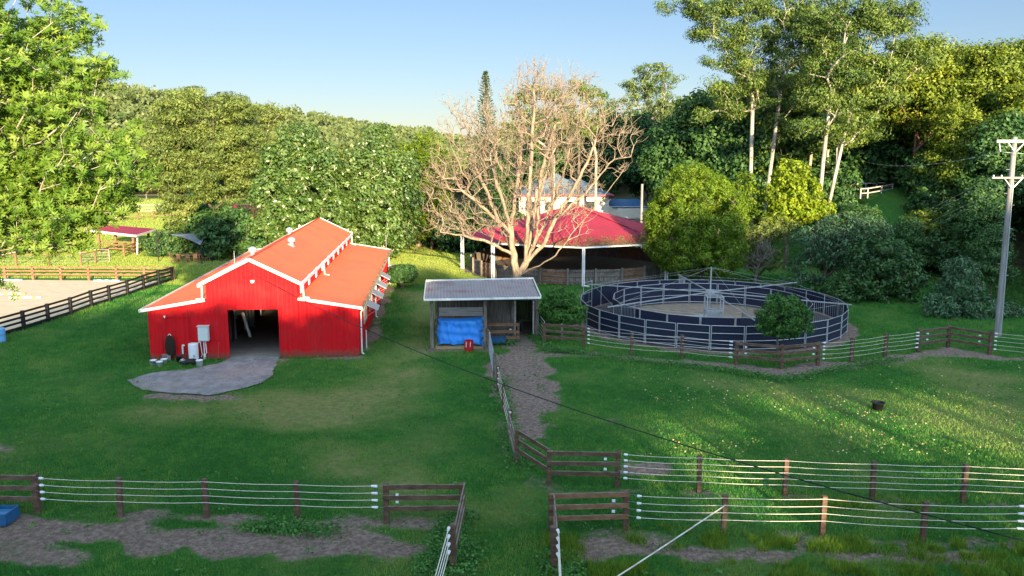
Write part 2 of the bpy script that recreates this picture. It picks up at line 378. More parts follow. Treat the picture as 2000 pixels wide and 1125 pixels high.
m, n, l, b = nodes_of("grass_ground")
tc = N(n, "ShaderNodeTexCoord")
def noise(scale, detail=5, rough=.6, vec=None):
    t = N(n, "ShaderNodeTexNoise"); t.inputs["Scale"].default_value = scale; t.inputs["Detail"].default_value = detail; t.inputs["Roughness"].default_value = rough
    l.new(vec or tc.outputs["Object"], t.inputs[0]); return t.outputs[0]
def mixc(f, a, c):
    x = N(n, "ShaderNodeMix", data_type='RGBA'); l.new(f, x.inputs[0])
    for i, v in ((6, a), (7, c)):
        if isinstance(v, tuple): x.inputs[i].default_value = (*v, 1)
        else: l.new(v, x.inputs[i])
    return x.outputs[2]
def mrange(src, a, b_, c=0, d=1):
    x = N(n, "ShaderNodeMapRange"); l.new(src, x.inputs[0])
    for i, v in zip((1, 2, 3, 4), (a, b_, c, d)): x.inputs[i].default_value = v
    return x.outputs[0]
g1 = ramp(n, l, noise(.6, 9, .8), [(.3, (.032, .135, .026)), (.5, (.060, .205, .036)), (.72, (.130, .250, .046))])
g2 = mixc(mrange(noise(7, 6, .8), .42, .7), g1, (.022, .085, .016))
at_dry = N(n, "ShaderNodeAttribute"); at_dry.attribute_name = "dry"
g3 = mixc(at_dry.outputs["Fac"], g2, ramp(n, l, noise(3, 8, .8), [(.35, (.13, .18, .05)), (.65, (.32, .31, .12))]))
dcol = ramp(n, l, noise(5.5, 9, .8), [(.34, (.13, .09, .07)), (.5, (.27, .20, .16)), (.64, (.43, .335, .27))])
at_d = N(n, "ShaderNodeAttribute"); at_d.attribute_name = "dirt"
ad = N(n, "ShaderNodeMath", operation='ADD'); l.new(at_d.outputs["Fac"], ad.inputs[0]); l.new(mrange(noise(3.5, 9, .85), .3, .7, -.5, .5), ad.inputs[1])
fac = mrange(ad.outputs[0], .38, .72)
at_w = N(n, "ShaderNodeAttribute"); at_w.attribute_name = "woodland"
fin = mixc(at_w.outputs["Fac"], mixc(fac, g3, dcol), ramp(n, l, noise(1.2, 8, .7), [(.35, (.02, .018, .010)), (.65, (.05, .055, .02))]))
l.new(fin, b.inputs["Base Color"])
b.inputs["Roughness"].default_value = .95; b.inputs["Specular IOR Level"].default_value = .15
bp = N(n, "ShaderNodeBump"); bp.inputs["Strength"].default_value = 1; bp.inputs["Distance"].default_value = .16
l.new(noise(9, 8, .8), bp.inputs["Height"]); l.new(bp.outputs[0], b.inputs["Normal"])
M['ground'] = m
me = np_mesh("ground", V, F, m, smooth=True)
a = me.attributes.new("dirt", 'FLOAT', 'POINT'); a.data.foreach_set("value", dirt_mask(V[:, 0], V[:, 1]).astype(np.float32))
def dry_mask(x, y):
    a_ = seg_dist(x, y, [P(520, 790, 2.2), P(640, 800, 2.6), P(760, 760, 1.6), P(800, 690, .6)])
    c_ = seg_dist(x, y, [P(620, 870, .8), P(760, 930, 1.0)])
    e_ = seg_dist(x, y, [P(1800, 700, .5), P(1960, 760, .7)])
    d_ = seg_dist(x, y, [P(300, 800, .8), P(450, 810, 1.4)]); g_ = seg_dist(x, y, [P(800, 700, .5), P(850, 600, 1.0), P(790, 570, .5)]); i_ = seg_dist(x, y, [P(1450, 760, 1.0), P(1700, 790, 2.0), P(1950, 820, 2.0)])
    f = np.maximum(1.0 * (1 - sstep(-1.5, 2.5, a_)), .7 * (1 - sstep(-.5, 2, c_))); f = np.maximum(f, .5 * (1 - sstep(-.5, 3, e_))); f = np.maximum(f, .7 * (1 - sstep(-.5, 1.8, d_))); f = np.maximum(f, .7 * (1 - sstep(-.5, 1.5, g_))); f = np.maximum(f, .45 * (1 - sstep(-.5, 3, i_)))
    f = np.maximum(f, .75 * sstep(84, 92, y) * (1 - sstep(-30, -20, x)))
    return np.clip(f + .8 * (fbm(x * .3, y * .3, 4) - .47) * 2 + (fbm(x * 1.3, y * 1.3, 4) - .47) * 1.2 * f, 0, 1)
a = me.attributes.new("dry", 'FLOAT', 'POINT'); a.data.foreach_set("value", dry_mask(V[:, 0], V[:, 1]).astype(np.float32))
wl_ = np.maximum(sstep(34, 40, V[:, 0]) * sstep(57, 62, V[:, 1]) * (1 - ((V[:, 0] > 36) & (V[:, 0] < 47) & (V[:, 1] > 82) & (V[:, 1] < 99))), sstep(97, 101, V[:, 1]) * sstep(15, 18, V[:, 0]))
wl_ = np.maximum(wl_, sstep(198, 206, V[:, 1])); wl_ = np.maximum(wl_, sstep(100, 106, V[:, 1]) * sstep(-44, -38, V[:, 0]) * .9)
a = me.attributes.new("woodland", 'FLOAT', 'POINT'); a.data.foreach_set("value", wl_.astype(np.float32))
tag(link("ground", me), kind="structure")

def ragged(name, pts, z, mat_, amp=.35, sub=.4, freq=1.3):      # thin sheet with a worn uneven edge
    out = []
    for (x0, y0), (x1, y1) in zip(pts, pts[1:] + pts[:1]):
        k = max(2, int(math.hypot(x1 - x0, y1 - y0) / sub))
        for i in range(k):
            x = x0 + (x1 - x0) * i / k; y = y0 + (y1 - y0) * i / k
            out.append((x + (float(fbm(x * freq + 9, y * freq, 4)) - .47) * amp * 2, y + (float(fbm(x * freq, y * freq + 40, 4)) - .47) * amp * 2, z))
    me = bpy.data.meshes.new(name); me.from_pydata(out, [], [tuple(range(len(out)))]); me.materials.append(mat_)
    o = bpy.data.objects.new(name, me); COL.objects.link(o); return tag(o, kind="structure")
pp = lambda *q: [(G(a, b).x, G(a, b).y) for a, b in q]
APRON = pp((247, 742), (275, 762), (330, 768), (400, 773), (455, 765), (505, 752), (530, 735), (545, 715), (548, 697), (450, 697), (430, 708), (370, 722), (300, 728))
ragged("gravel_apron", APRON, .022, M['gravel'], amp=.30, sub=.25)
ARENA = [(-33.6, 53), (-31.6, 76.0), (-80, 79), (-80, 53)]
ragged("arena_sand", [(-33.9, 40), (-33.6, 53), (-31.6, 75.9), (-85, 79), (-85, 40)], .02, M['sand'], amp=.1, sub=.8)
ragged("mulch_bed", pp((800, 485), (835, 480), (875, 482), (880, 490), (840, 495), (805, 492)), .03, M['mulch'], amp=.5)
ragged("paved_patio", pp((325, 512), (352, 503), (420, 500), (470, 503), (440, 510), (420, 520), (370, 517)), .03, M['drygravel'], amp=.3)

# ================================================================== BARN
def corr(mb, o, ud, vd, nd, u0, u1, lo, hi, pitch=.25, amp=.03, kind='trap'):
    """ribbed sheet: ribs run along vd from lo(u) to hi(u), profile raised along nd"""
    o, ud, vd, nd = Vector(o), Vector(ud), Vector(vd), Vector(nd)
    prof = [(0, 0), (.55, 0), (.68, 1), (.87, 1)] if kind == 'trap' else [(0, 0), (.25, .8), (.5, 1), (.75, .2)]
    us = [(u0, 0)]; k = math.floor(u0 / pitch)
    while k * pitch < u1:
        for f, a in prof:
            u = (k + f) * pitch
            if u0 + 1e-3 < u < u1 - 1e-3: us.append((u, a))
        k += 1
    us.append((u1, 0)); b = len(mb.v)
    for u, a in us:
        for w in (lo(u), hi(u)): mb.v.append(tuple(o + ud * u + nd * (amp * a) + vd * w))
    for i in range(len(us) - 1): mb.f.append((b + 2 * i, b + 2 * i + 2, b + 2 * i + 3, b + 2 * i + 1))
    return mb
cst = lambda c: (lambda u: c)

barn = thing("barn", "long bright red metal barn with white trim, raised centre roof and open front doorway", "barn", (-20.77, 46.97, 0), R(4.8))
BW, BL, EV = 11.83, 28.0, 2.9
UX0, UX1, RX, RZ, GE = 3.3, 8.42, 5.85, 5.72, 3.44
gz = lambda u: RZ - abs(u - RX) * .50
D0, D1, DT = 4.4, 7.35, 2.86
w = MB(); X1, Zv, FN = (1, 0, 0), (0, 0, 1), (0, -1, 0)
corr(w, (0, 0, 0), X1, Zv, FN, 0, UX0, cst(0), lambda u: EV + (GE - EV) * u / UX0)
corr(w, (0, 0, 0), X1, Zv, FN, UX0, D0, cst(0), gz)
corr(w, (0, 0, 0), X1, Zv, FN, D0, RX, cst(DT), gz)
corr(w, (0, 0, 0), X1, Zv, FN, RX, D1, cst(DT), gz)
corr(w, (0, 0, 0), X1, Zv, FN, D1, UX1, cst(0), gz)
corr(w, (0, 0, 0), X1, Zv, FN, UX1, BW, cst(0), lambda u: GE + (EV - .04 - GE) * (u - UX1) / (BW - UX1))
w.build("front_wall", M['red_wall'], barn, local=True)
w = MB()
corr(w, (0, BL, 0), X1, Zv, (0, 1, 0), 0, UX0, cst(0), lambda u: EV + (GE - EV) * u / UX0)
corr(w, (0, BL, 0), X1, Zv, (0, 1, 0), UX0, UX1, cst(0), gz)
corr(w, (0, BL, 0), X1, Zv, (0, 1, 0), UX1, BW, cst(0), lambda u: GE + (EV - GE) * (u - UX1) / (BW - UX1))
w.build("back_wall", M['red_wall'], barn, local=True)
w = MB(); corr(w, (0, 0, 0), (0, 1, 0), Zv, (-1, 0, 0), 0.0, BL, cst(0), cst(EV)); w.build("side_wall", M['red_wall'], barn, local=True)
w = MB(); WIN = [3.3, 7.6, 11.6, 15.8]; cur = 0.0
for y in WIN:
    corr(w, (BW, 0, 0), (0, 1, 0), Zv, (1, 0, 0), cur, y, cst(0), cst(EV - .05)); 
    corr(w, (BW, 0, 0), (0, 1, 0), Zv, (1, 0, 0), y, y + 1.7, cst(0), cst(1.25))
    corr(w, (BW, 0, 0), (0, 1, 0), Zv, (1, 0, 0), y, y + 1.7, cst(2.45), cst(EV - .05)); cur = y + 1.7
corr(w, (BW, 0, 0), (0, 1, 0), Zv, (1, 0, 0), cur, BL, cst(0), cst(EV - .05))
side = w.build("side_wall", M['red_wall'], barn, local=True)
for y in WIN:
    fr = MB()
    for yy in (y, y + 1.7): fr.box((BW + .05, yy, 1.85), (.07, .07, 1.3))
    for zz in (1.22, 2.47): fr.box((BW + .05, y + .85, zz), (.065, 1.63, .07))
    f = fr.build("window", M['galv'], barn, local=True)
    gr = MB()
    for i in range(1, 14): gr.tube((BW + .04, y + i * .121, 1.25), (BW + .04, y + i * .121, 2.44), .012, n=5)
    gr.build("grille", M['galv'], f, local=True)
    aw = MB(); aw.sheet([(BW + .12, y - .02, 2.50), (BW + .92, y - .02, 2.06), (BW + .92, y + 1.72, 2.06), (BW + .12, y + 1.72, 2.50)], .03)
    for yy in (y, y + 1.7): aw.tube((BW + .08, yy, 1.6), (BW + .80, yy, 2.07), .012, n=5)
    aw.build("awning_flap", M['galv'], f, local=True)
# clerestory walls with pale louvre panels
for s, ux in ((-1, UX0), (1, UX1)):
    w = MB(); corr(w, (ux, 0, 0), (0, 1, 0), Zv, (s, 0, 0), 0.02, BL, cst(GE - .05), cst(4.36)); cw = w.build("clerestory_wall", M['red_wall'], barn, local=True)
    for k in range(9):
        y = 1.2 + k * 3.05
        pn = MB(); pn.box((ux + s * .045, y, 3.97), (.05, .55, .72))
        for j in range(5): pn.box((ux + s * .075, y, 3.70 + j * .135), (.03, .50, .05), ry=s * .5)
        pn.build("louvre_panel", M['white'], cw, local=True)
# roofs
th = math.atan(.50)
for s in (-1, 1):
    r_ = MB(); L_ = 2.78 / math.cos(th)
    d = Vector((s * math.cos(th), 0, -math.sin(th))); nrm = Vector((s * math.sin(th), 0, math.cos(th)))
    corr(r_, (RX, 0, RZ + .10), (0, 1, 0), d, nrm, -.28, BL + .2, cst(0.02), cst(L_), pitch=.2, amp=.022)
    r_.build("roof", M['red_roof'], barn, local=True)
    ax0 = UX0 if s < 0 else UX1; ax1 = -.32 if s < 0 else BW + .3; zl = EV + .02 if s < 0 else EV - .03
    d = Vector((ax1 - ax0, 0, zl - (GE + .07))); L2_ = d.length; d.normalize(); nrm = Vector((-d.z * s, 0, abs(d.x)))
    r_ = MB(); corr(r_, (ax0 + s * .03, 0, GE + .07), (0, 1, 0), d, nrm, -.12, BL + .1, cst(0), cst(L2_), pitch=.2, amp=.022)
    r_.build("annexe_roof", M['red_roof'], barn, local=True)
    # barge boards and gutters
    for y in (-.31, BL + .24): t = MB(); t.beam((RX, y, RZ + .08), (RX + s * 2.82, y, RZ + .08 - 2.82 * .50), .04, .19); t.build("barge_board", M['white'], barn, local=True)
    t = MB(); gx = RX + s * 2.86; gzv = RZ - 2.82 * .50
    t.box((gx, BL / 2 - .04, gzv + .02), (.13, BL + .56, .16)); t.build("gutter", M['white'], barn, local=True)
    for y in (-.15, BL + .14): t = MB(); t.beam((ax0 + s * .05, y, GE + .04), (ax1, y, zl - .01), .04, .17); t.build("barge_board", M['white'], barn, local=True)
    t = MB(); gx2 = ax1 + s * .05
    t.box((gx2 + s * .055, BL / 2, zl - .01), (.02, BL + .32, .15)); t.box((gx2 - s * .055, BL / 2, zl - .03), (.02, BL + .32, .10)); t.box((gx2, BL / 2, zl - .085), (.09, BL + .32, .02))
    t.build("gutter", M['white'] if s < 0 else M['gutter'], barn, local=True)
    if s > 0:
        t = MB()
        for i in range(520):
            y = random.uniform(0, BL); t.box((gx2 + random.uniform(-.12, .04), y, zl + random.uniform(0, .05)), (.05 + random.random() * .1, .04 + random.random() * .2, .02), rz=random.random() * 3, rx=random.random())
        t.build("leaf_litter", M['litter'], barn, local=True)["kind"] = "stuff"
    for y in (.35, 9.3, 27.6):
        t = MB(); t.tube((gx, y, gzv - .05), (gx, y, gzv - .25), .05); t.tube((gx, y, gzv - .25), (gx + s * .02, y, GE + .12 - .15), .05); t.tube((gx, y, GE + .02), (gx + s * .35, y - .05, GE - .0), .05)
        t.build("downpipe", M['white'], barn, local=True)
    if s > 0:
        for y in (.25, 11.2, 27.3):
            t = MB(); xw = BW + .16; t.path([(gx2, y, zl - .08), (xw, y, zl - .3), (xw, y, .12), (xw + .12, y, .04)], .048, 8)
            t.build("downpipe", M['white'], barn, local=True)
t = MB()
rl = 8
t.path([(RX, y, RZ + .14) for y in (-.3, BL + .2)], .06, 8); t.build("ridge_cap", M['red_roof'], barn, local=True)
for u, y in ((5.1, 4.2), (6.55, 9.5), (5.15, 16.8)):
    z = RZ + .1 - abs(u - RX) * .50
    v = MB(); v.box((u, y, z + .04), (.55, .55, .06), ry=(th if u > RX else -th)); v.lathe((u, y, z), [(.17, .0), (.17, .28), (.30, .30), (.33, .42), (.33, .52), (.27, .62), (.12, .70), (.01, .72)], 14)
    v.v = [tuple(Vector((u, y, z)) + (Vector(q_) - Vector((u, y, z))) * .82) for q_ in v.v]
    v.build("roof_ventilator", M['galv'], barn, local=True, smooth=False)
for p in ((1.6, 14, 3.1), (BW - .1, 27.9, 2.8)):
    v = MB(); v.tube(p, (p[0], p[1], p[2] + 1.5), .025); v.build("roof_mast", M['galv'], barn, local=True)
# doorway, lamp, fixings
t = MB(); t.box(((D0 + D1) / 2, -.02, DT + .03), (D1 - D0 + .1, .09, .06)); t.box((D0 + .02, .02, DT / 2), (.06, .08, DT)); t.box((D1 - .02, .02, DT / 2), (.06, .08, DT))
t.build("door_frame", M['red_wall'], barn, local=True)
t = MB(); t.box((RX + .12, -.14, 4.55), (.22, .16, .07)); t.lathe((RX + .12, -.2, 4.45), [(.01, .1), (.09, .06), (.10, 0)], 8); t.build("wall_lamp", M['white'], barn, local=True)
t = MB(); t.path([(RX + .28 * math.cos(a) - .18, -.12, 5.0 + .33 * math.sin(a)) for a in np.linspace(-3.1, .3, 10)], .03, 6); t.box((RX - .42, -.08, 5.15), (.16, .1, .16)); t.build("cable_loop", M['red_wall'], barn, local=True)
t = MB()
t.box((3.1, -.2, 1.55), (.58, .28, .85)); mbx = t.build("meter_box", M['meterbox'], barn, local=True)
t = MB(); t.box((3.1, -.352, 1.55), (.50, .02, .76)); t.box((3.32, -.37, 1.5), (.03, .03, .12)); t.box((3.1, -.22, 1.995), (.66, .34, .03)); t.build("door", M['meterbox'], mbx, local=True)
t = MB(); t.tube((3.05, -.12, .05), (3.05, -.12, 1.14), .035); t.tube((3.17, -.12, .35), (3.15, -.12, 1.14), .03); t.box((3.06, -.13, .18), (.12, .1, .32)); t.build("conduit", M['white'], mbx, local=True)
t = MB(); t.path([(.9, -.05, 2.5), (2.3, -.05, 2.5), (2.3, -.05, 1.15), (4.2, -.05, 1.15)], .018, 5); t.build("wall_pipe", M['red_wall'], barn, local=True)
t = MB(); t.box((.95, -.09, 2.55), (.09, .08, .07)); t.tube((.95, -.1, 2.55), (1.0, -.2, 2.48), .02); t.build("wall_tap", M['white'], barn, local=True)
# inside: aisle floor and stall fronts
t = MB(); t.slab([(3.45, .06), (UX1, .06), (UX1, BL - .1), (3.45, BL - .1)], -.03, .035); t.box((5.9, 2.2, .04), (4.6, .05, .012)); t.build("aisle_floor", M['concrete'], barn, local=True)
for x in (3.55, 8.15):
    t = MB(); t.box((x, BL / 2 + .3, 1.5), (.08, BL - .8, 2.9)); t.build("stall_partition", M['stall'], barn, local=True)
    for k in range(7):
        t = MB(); y = 1.1 + k * 3.8; s = 1 if x < 5 else -1
        for yy in (y, y + 2.6): t.box((x + s * .09, yy, 1.3), (.08, .12, 2.5))
        for i in range(14): t.tube((x + s * .10, y + .2 + i * .17, 1.35), (x + s * .10, y + .2 + i * .17, 2.35), .015, n=5)
        t.box((x + s * .09, y + 1.3, 1.3), (.05, 2.5, .08)); t.box((x + s * .09, y + 1.3, 2.4), (.05, 2.5, .08))
        t.build("stall_front", M['galv'] if k % 2 else M['greywood'], barn, local=True)
bm_ = Matrix.Translation((-20.77, 46.97, 0)) @ Matrix.Rotation(R(4.8), 4, 'Z')
def BP(u, y, z): return bm_ @ Vector((u, y, z))

def cloth_drape(name, p, wid, h, m_, label, cat, sway=.1, lean=.0):
    mb = MB(); nx_, nz_ = 12, 10; vs = []; fs = []
    for side_ in (0, .015):
        for j in range(nz_ + 1):
            for i in range(nx_ + 1):
                f = j / nz_; x = (i / nx_ - .5) * wid * (1 - .3 * f) + lean * f
                vs.append((p[0] + x, p[1] + math.sin(i * 1.7) * sway * f + side_, p[2] - h * f + math.sin(i * .9) * .04))
    k = (nx_ + 1) * (nz_ + 1)
    for s_ in (0, 1):
        for j in range(nz_):
            for i in range(nx_):
                q = [s_ * k + j * (nx_ + 1) + i, s_ * k + j * (nx_ + 1) + i + 1, s_ * k + (j + 1) * (nx_ + 1) + i + 1, s_ * k + (j + 1) * (nx_ + 1) + i]
                fs.append(tuple(q if s_ == 0 else q[::-1]))
    mb.add(vs, fs); o = mb.build(name, m_, smooth=True); return tag(o, label, cat)
q = BP(4.85, 1.9, 2.3); cloth_drape("hanging_rug", (q.x, q.y, q.z), .20, 1.45, M['palewood'], "long white cloth hanging just inside the left of the barn doorway", "horse rug", lean=.35)
q = BP(5.0, 2.6, 2.8); cloth_drape("hanging_rug", (q.x, q.y, q.z), .75, 1.5, M['blackplastic'], "dark horse rug hanging inside the barn doorway behind the white cloth", "horse rug", lean=.1)

# things standing along the front wall of the barn
def bucket(px, py, m_, label, r=.16, h=.3, group="buckets along the barn front", rim=None, contents=None):
    g = G(px, py); t = thing("bucket", label, "bucket", g, random.random() * 3, group)
    b = MB(); b.lathe((0, 0, 0), [(.001, .01), (r * .82, .01), (r, h), (r * 1.06, h), (r * 1.06, h - .03), (r * 1.0, h - .03)], 18); b.lathe((0, 0, 0), [(r * .96, h), (r * .78, .03), (.001, .03)], 18)
    b.build("tub", m_, t, local=True, smooth=True)
    hd = MB(); hd.path([(r * 1.05 * math.cos(a), .10 + r * .3 * math.sin(a), h - .05 + -.16 * math.sin(a)) for a in np.linspace(0, math.pi, 9)], .008, 5); hd.build("handle", M['galv'], t, local=True)
    return t
bucket(300, 713, M['whiteplastic'], "white bucket with a blue band standing farthest left by the barn", .17, .30)
g = G(300, 713)
t = MB(); t.lathe((0, 0, 0), [(.168, .13), (.172, .20)], 18); bd = t.build("band", M['blueplastic']); bd.parent = bpy.data.objects["bucket"]
bucket(312, 716, M['whiteplastic'], "white bucket standing nearest the camera in the pair at the barn's left end", .18, .30)
bucket(320.5, 710, M['whiteplastic'], "white bucket tucked behind another, below the leaning grey board", .18, .27)
bucket(358.5, 712, M['whiteplastic'], "small white bucket just left of the black sack", .14, .30)
bucket(390, 716, M['whiteplastic'], "white bucket in front of the tall white cylinder", .19, .38)
bucket(350, 706, M['blackplastic'], "black bucket below the short white pipe on the barn wall", .17, .30)
g = G(379, 705); hw = thing("water_heater", "tall white dented cylinder standing against the red barn wall", "water heater", g)
t = MB(); t.lathe((0, 0, 0), [(.001, .05), (.26, .05), (.27, .1), (.27, .98), (.25, 1.03), (.001, 1.05)], 24); t.build("tank", M['whiteplastic'], hw, local=True, smooth=False)
t = MB(); t.box((.12, -.262, .35), (.10, .03, .13)); t.build("access_cover", M['galv'], hw, local=True)
t = MB(); t.path([(.2, .15, 1.0), (.34, .2, 1.1), (.42, .2, .3), (.36, .18, .2)], .022, 6); t.build("pipe", M['white'], hw, local=True)
q = BP(1.18, -.16, 0); hn = thing("hay_net", "long oval dark brown hay net hanging on the barn wall", "hay net", q, R(4.8))
t = MB(); nn = 20; vs = []; fs = []
for j in range(13):
    a = j / 12 * math.pi; z = .82 - .66 * math.cos(a) + 0; r = .30 * math.sin(a) ** .8
    for i in range(nn):
        p = 2 * math.pi * i / nn; vs.append((r * math.cos(p), .085 * math.sin(p) * math.sin(a), z + .0))
for j in range(12):
    for i in range(nn): fs.append((j * nn + i, j * nn + (i + 1) % nn, (j + 1) * nn + (i + 1) % nn, (j + 1) * nn + i))
t.add(vs, fs); t.build("net", mat("dark_hay_net", (.035, .018, .012), (.012, .008, .006), rough=.95, scale=(18, 18, 18), bump=.9), hn, local=True, smooth=True)
t = MB(); t.path([(-.09, 0, 1.43), (-.03, 0, 1.53), (.03, 0, 1.53), (.09, 0, 1.43)], .022, 6); t.build("loop", M['rope'], hn, local=True)
q = BP(.95, -.22, 0); t = MB(); t.box((q.x, q.y, .19), (.48, .03, .38), rx=-.25, rz=R(4.8)); tag(t.build("leaning_board", M['greywood']), "short grey board leaning on the barn wall behind the buckets", "board")
# black sack
g = G(370, 712); t = MB(); vs = []; fs = []
for j in range(9):
    for i in range(16):
        a = i / 16 * 2 * math.pi; b_ = j / 8 * math.pi
        rr = 1 + .25 * math.sin(3 * a + j) * math.sin(b_)
        vs.append((g.x + .42 * rr * math.cos(a) * math.sin(b_), g.y + .30 * rr * math.sin(a) * math.sin(b_), .17 - .17 * math.cos(b_) * rr))
for j in range(8):
    for i in range(16): fs.append((j * 16 + i, j * 16 + (i + 1) % 16, (j + 1) * 16 + (i + 1) % 16, (j + 1) * 16 + i))
t.add(vs, fs); tag(t.build("sack", M['blackplastic'], smooth=True), "crumpled black plastic sack lying between two white buckets", "sack")
# tools leaning on the wall
def tool(u, h, m_, label, head, name, cat):
    q = BP(u, -.45, 0); t = thing(name, label, cat, q, R(4.8))
    s_ = MB(); s_.tube((0, 0, .12), (0, .36, h), .018); s_.build("shaft", m_, t, local=True)
    k = MB(); head(k); k.build("head", M['black'], t, local=True); return t
def fork_head(k):
    for x in (-.12, -.06, 0, .06, .12): k.tube((x, -.03, .0), (x * .8, .02, .30), .008, n=5)
    k.box((0, .02, .3), (.24, .02, .03))
tool(2.28, 1.1, M['redplastic'], "red handled fork leaning on the barn wall left of the white cylinder", fork_head, "manure_fork", "fork")
tool(2.78, 1.45, M['greywood'], "long handled broom leaning on the barn wall beside the meter box conduit", lambda k: k.box((0, 0, .08), (.30, .07, .14)), "broom", "broom")
tool(2.55, 1.0, M['brown'], "dark shovel propped behind the tall white cylinder", lambda k: k.box((0, .0, .14), (.20, .02, .28)), "shovel", "shovel")
tool(3.9, 1.0, M['redplastic'], "short red handled rake leaning right of the meter box", lambda k: k.box((0, 0, .08), (.25, .03, .04)), "rake", "rake")
q = BP(1.85, -.12, 0); t = MB(); t.tube((q.x, q.y, .35), (q.x, q.y, .82), .05, n=10); t.path([(q.x, q.y, .82), (q.x, q.y, .86), (q.x + .12, q.y, .84)], .045, 8); tag(t.build("wall_pipe_stub", M['whiteplastic']), "short white upright pipe on the barn wall beside the hay net", "pipe")

# fencing stub on the right wall of the barn
q = BP(BW + .28, 1.9, 0); t = MB(); t.tube((q.x, q.y, 0), (q.x, q.y, 1.15), .04); o = t.build("marker_post", M['white']); tag(o, "slim white post with red cap beside the barn's right wall", "post")
t = MB(); t.tube((q.x, q.y, 1.15), (q.x, q.y, 1.32), .042); t.build("cap", M['redplastic'], o)
q = BP(BW + .38, 26.8, 0); ac = thing("air_conditioner", "pale box unit on the far end of the barn's right wall", "air conditioner", q, R(4.8))
t = MB(); t.box((0, 0, 1.35), (.45, .9, .75)); t.build("casing", M['meterbox'], ac, local=True)
t = MB(); t.lathe((0, 0, 0), [(.001, 0), (.28, 0), (.28, .02)], 16); t.v = [(.23 + z, x, 1.35 + y) for x, y, z in t.v]; t.build("fan_grille", M['galv'], ac, local=True)
t = MB(); t.box((-.1, -.3, .48), (.3, .05, .96)); t.box((-.1, .3, .48), (.3, .05, .96)); t.build("bracket", M['galv'], ac, local=True)

# ================================================================== HAY SHED
shed = thing("timber_shed", "old grey timber shed with rusty corrugated iron roof, open bays and dark doorway", "shed", (-4.85, 49.7, 0))
RF = [(-5.2, 49.25, 3.17), (1.68, 49.5, 3.26)]; RB = [(-5.95, 57.8, 2.86), (1.45, 58.5, 2.92)]
o = Vector(RF[0]); ud = (Vector(RF[1]) - o); UL = ud.length; ud.normalize()
r_ = MB(); vd = (Vector(RB[0]) - o); VL = vd.length; vd.normalize(); vd2 = (Vector(RB[1]) - Vector(RF[1])).normalized(); nd = ud.cross(vd).normalized()
prof = np.arange(0, UL + .001, .0475); vs = []; fs = []
for i, u in enumerate(prof):
    k = u / UL; a = Vector(RF[0]).lerp(Vector(RF[1]), k); b_ = Vector(RB[0]).lerp(Vector(RB[1]), k)
    h = .028 * math.sin(i * math.pi / 2) if i % 4 != 2 else 0
    h = .03 * [0, 1, 0, -1][i % 4]
    mid = a.lerp(b_, .5) + Vector((0, 0, -.03 + .05 * math.sin(u * .8)))
    for q in (a, mid, b_): vs.append(q + nd * h)
for i in range(len(prof) - 1):
    for j in (0, 1): fs.append((3 * i + j, 3 * i + 3 + j, 3 * i + 4 + j, 3 * i + 1 + j))
r_.add(vs, fs); r_.build("roof", M['oldroof'], shed)
t = MB(); t.beam(Vector(RF[0]) + Vector((-.05, -.05, -.06)), Vector(RF[1]) + Vector((.06, -.05, -.06)), .10, .12); t.build("gutter", M['white'], shed)
t = MB(); t.beam(Vector(RF[0]) + Vector((-.04, 0.02, .01)), Vector(RB[0]) + Vector((-.04, 0, .03)), .06, .10); t.beam(Vector(RF[1]) + Vector((.04, 0.02, .01)), Vector(RB[1]) + Vector((.04, 0, .03)), .06, .10)
t.beam(Vector(RB[0]) + Vector((-.04, .05, .05)), Vector(RB[1]) + Vector((.04, .05, .05)), .08, .10); t.build("barge_board", M['white'], shed)
for x, y, z, wd in ((-4.85, 49.75, 3.1, .20), (-1.62, 49.95, 3.12, .18), (1.6, 52.9, 3.0, .22), (0.05, 52.9, 3.0, .16), (-4.85, 53.0, 2.95, .16), (-1.62, 52.85, 3.0, .16), (-5.0, 57.6, 2.8, .16), (1.35, 58.0, 2.8, .16)):
    t = MB(); t.box((x, y, z / 2), (wd, wd, z)); t.build("post", M['greywood'], shed)
def boards(name, p0, p1, z0, z1, wd, par, mat_, gap=.012, jit=.03, th=.03):
    p0, p1 = Vector(p0), Vector(p1); Ld = (p1 - p0).length; d = (p1 - p0).normalized(); nn = Vector((-d.y, d.x, 0)); t = MB()
    k = int(Ld / wd); rz = math.atan2(d.y, d.x)
    for i in range(k):
        c = p0 + d * (Ld * (i + .5) / k) + nn * random.uniform(-.008, .008)
        zt = z1 - random.random() * jit; t.box((c.x, c.y, (z0 + zt) / 2), (Ld / k - gap, th, zt - z0), rz=rz)
    return t.build(name, mat_, par)
boards("board_wall", (-4.75, 53.0, 0), (-1.7, 53.0, 0), 0.02, 2.85, .19, shed, M['greywood'])
boards("board_wall", (-1.53, 53.0, 0), (-.04, 53.0, 0), 0.02, 2.92, .17, shed, M['greywood'])
boards("side_wall", (1.6, 53.0, 0), (1.36, 57.9, 0), 0.02, 2.8, .2, shed, M['greywood'])
boards("side_wall", (-4.9, 53.1, 0), (-5.05, 57.5, 0), 0.02, 2.75, .2, shed, M['greywood'])
boards("back_wall", (-4.95, 57.7, 0), (1.3, 58.0, 0), 0.02, 2.7, .2, shed, M['greywood'])
boards("side_wall", (-.05, 53.2, 0), (-.2, 57.7, 0), 0.02, 2.7, .2, shed, M['greywood'])
t = MB(); t.box((.82, 52.95, 2.52), (1.40, .06, .22)); t.box((.82, 52.98, 2.80), (1.40, .05, .24)); t.build("door_head", M['greywood'], shed)
t = MB(); t.box((1.38, 52.92, 1.25), (.10, .08, 2.3)); t.box((.20, 52.92, 1.25), (.10, .08, 2.3)); t.build("door_jamb", M['palewood'], shed)
t = MB()
for i, z in enumerate((1.66, 1.80, 1.94, 2.08)): t.box((-3.22, 51.9 - i * .01, z), (2.75, .05, .125), ry=random.uniform(-.01, .01))
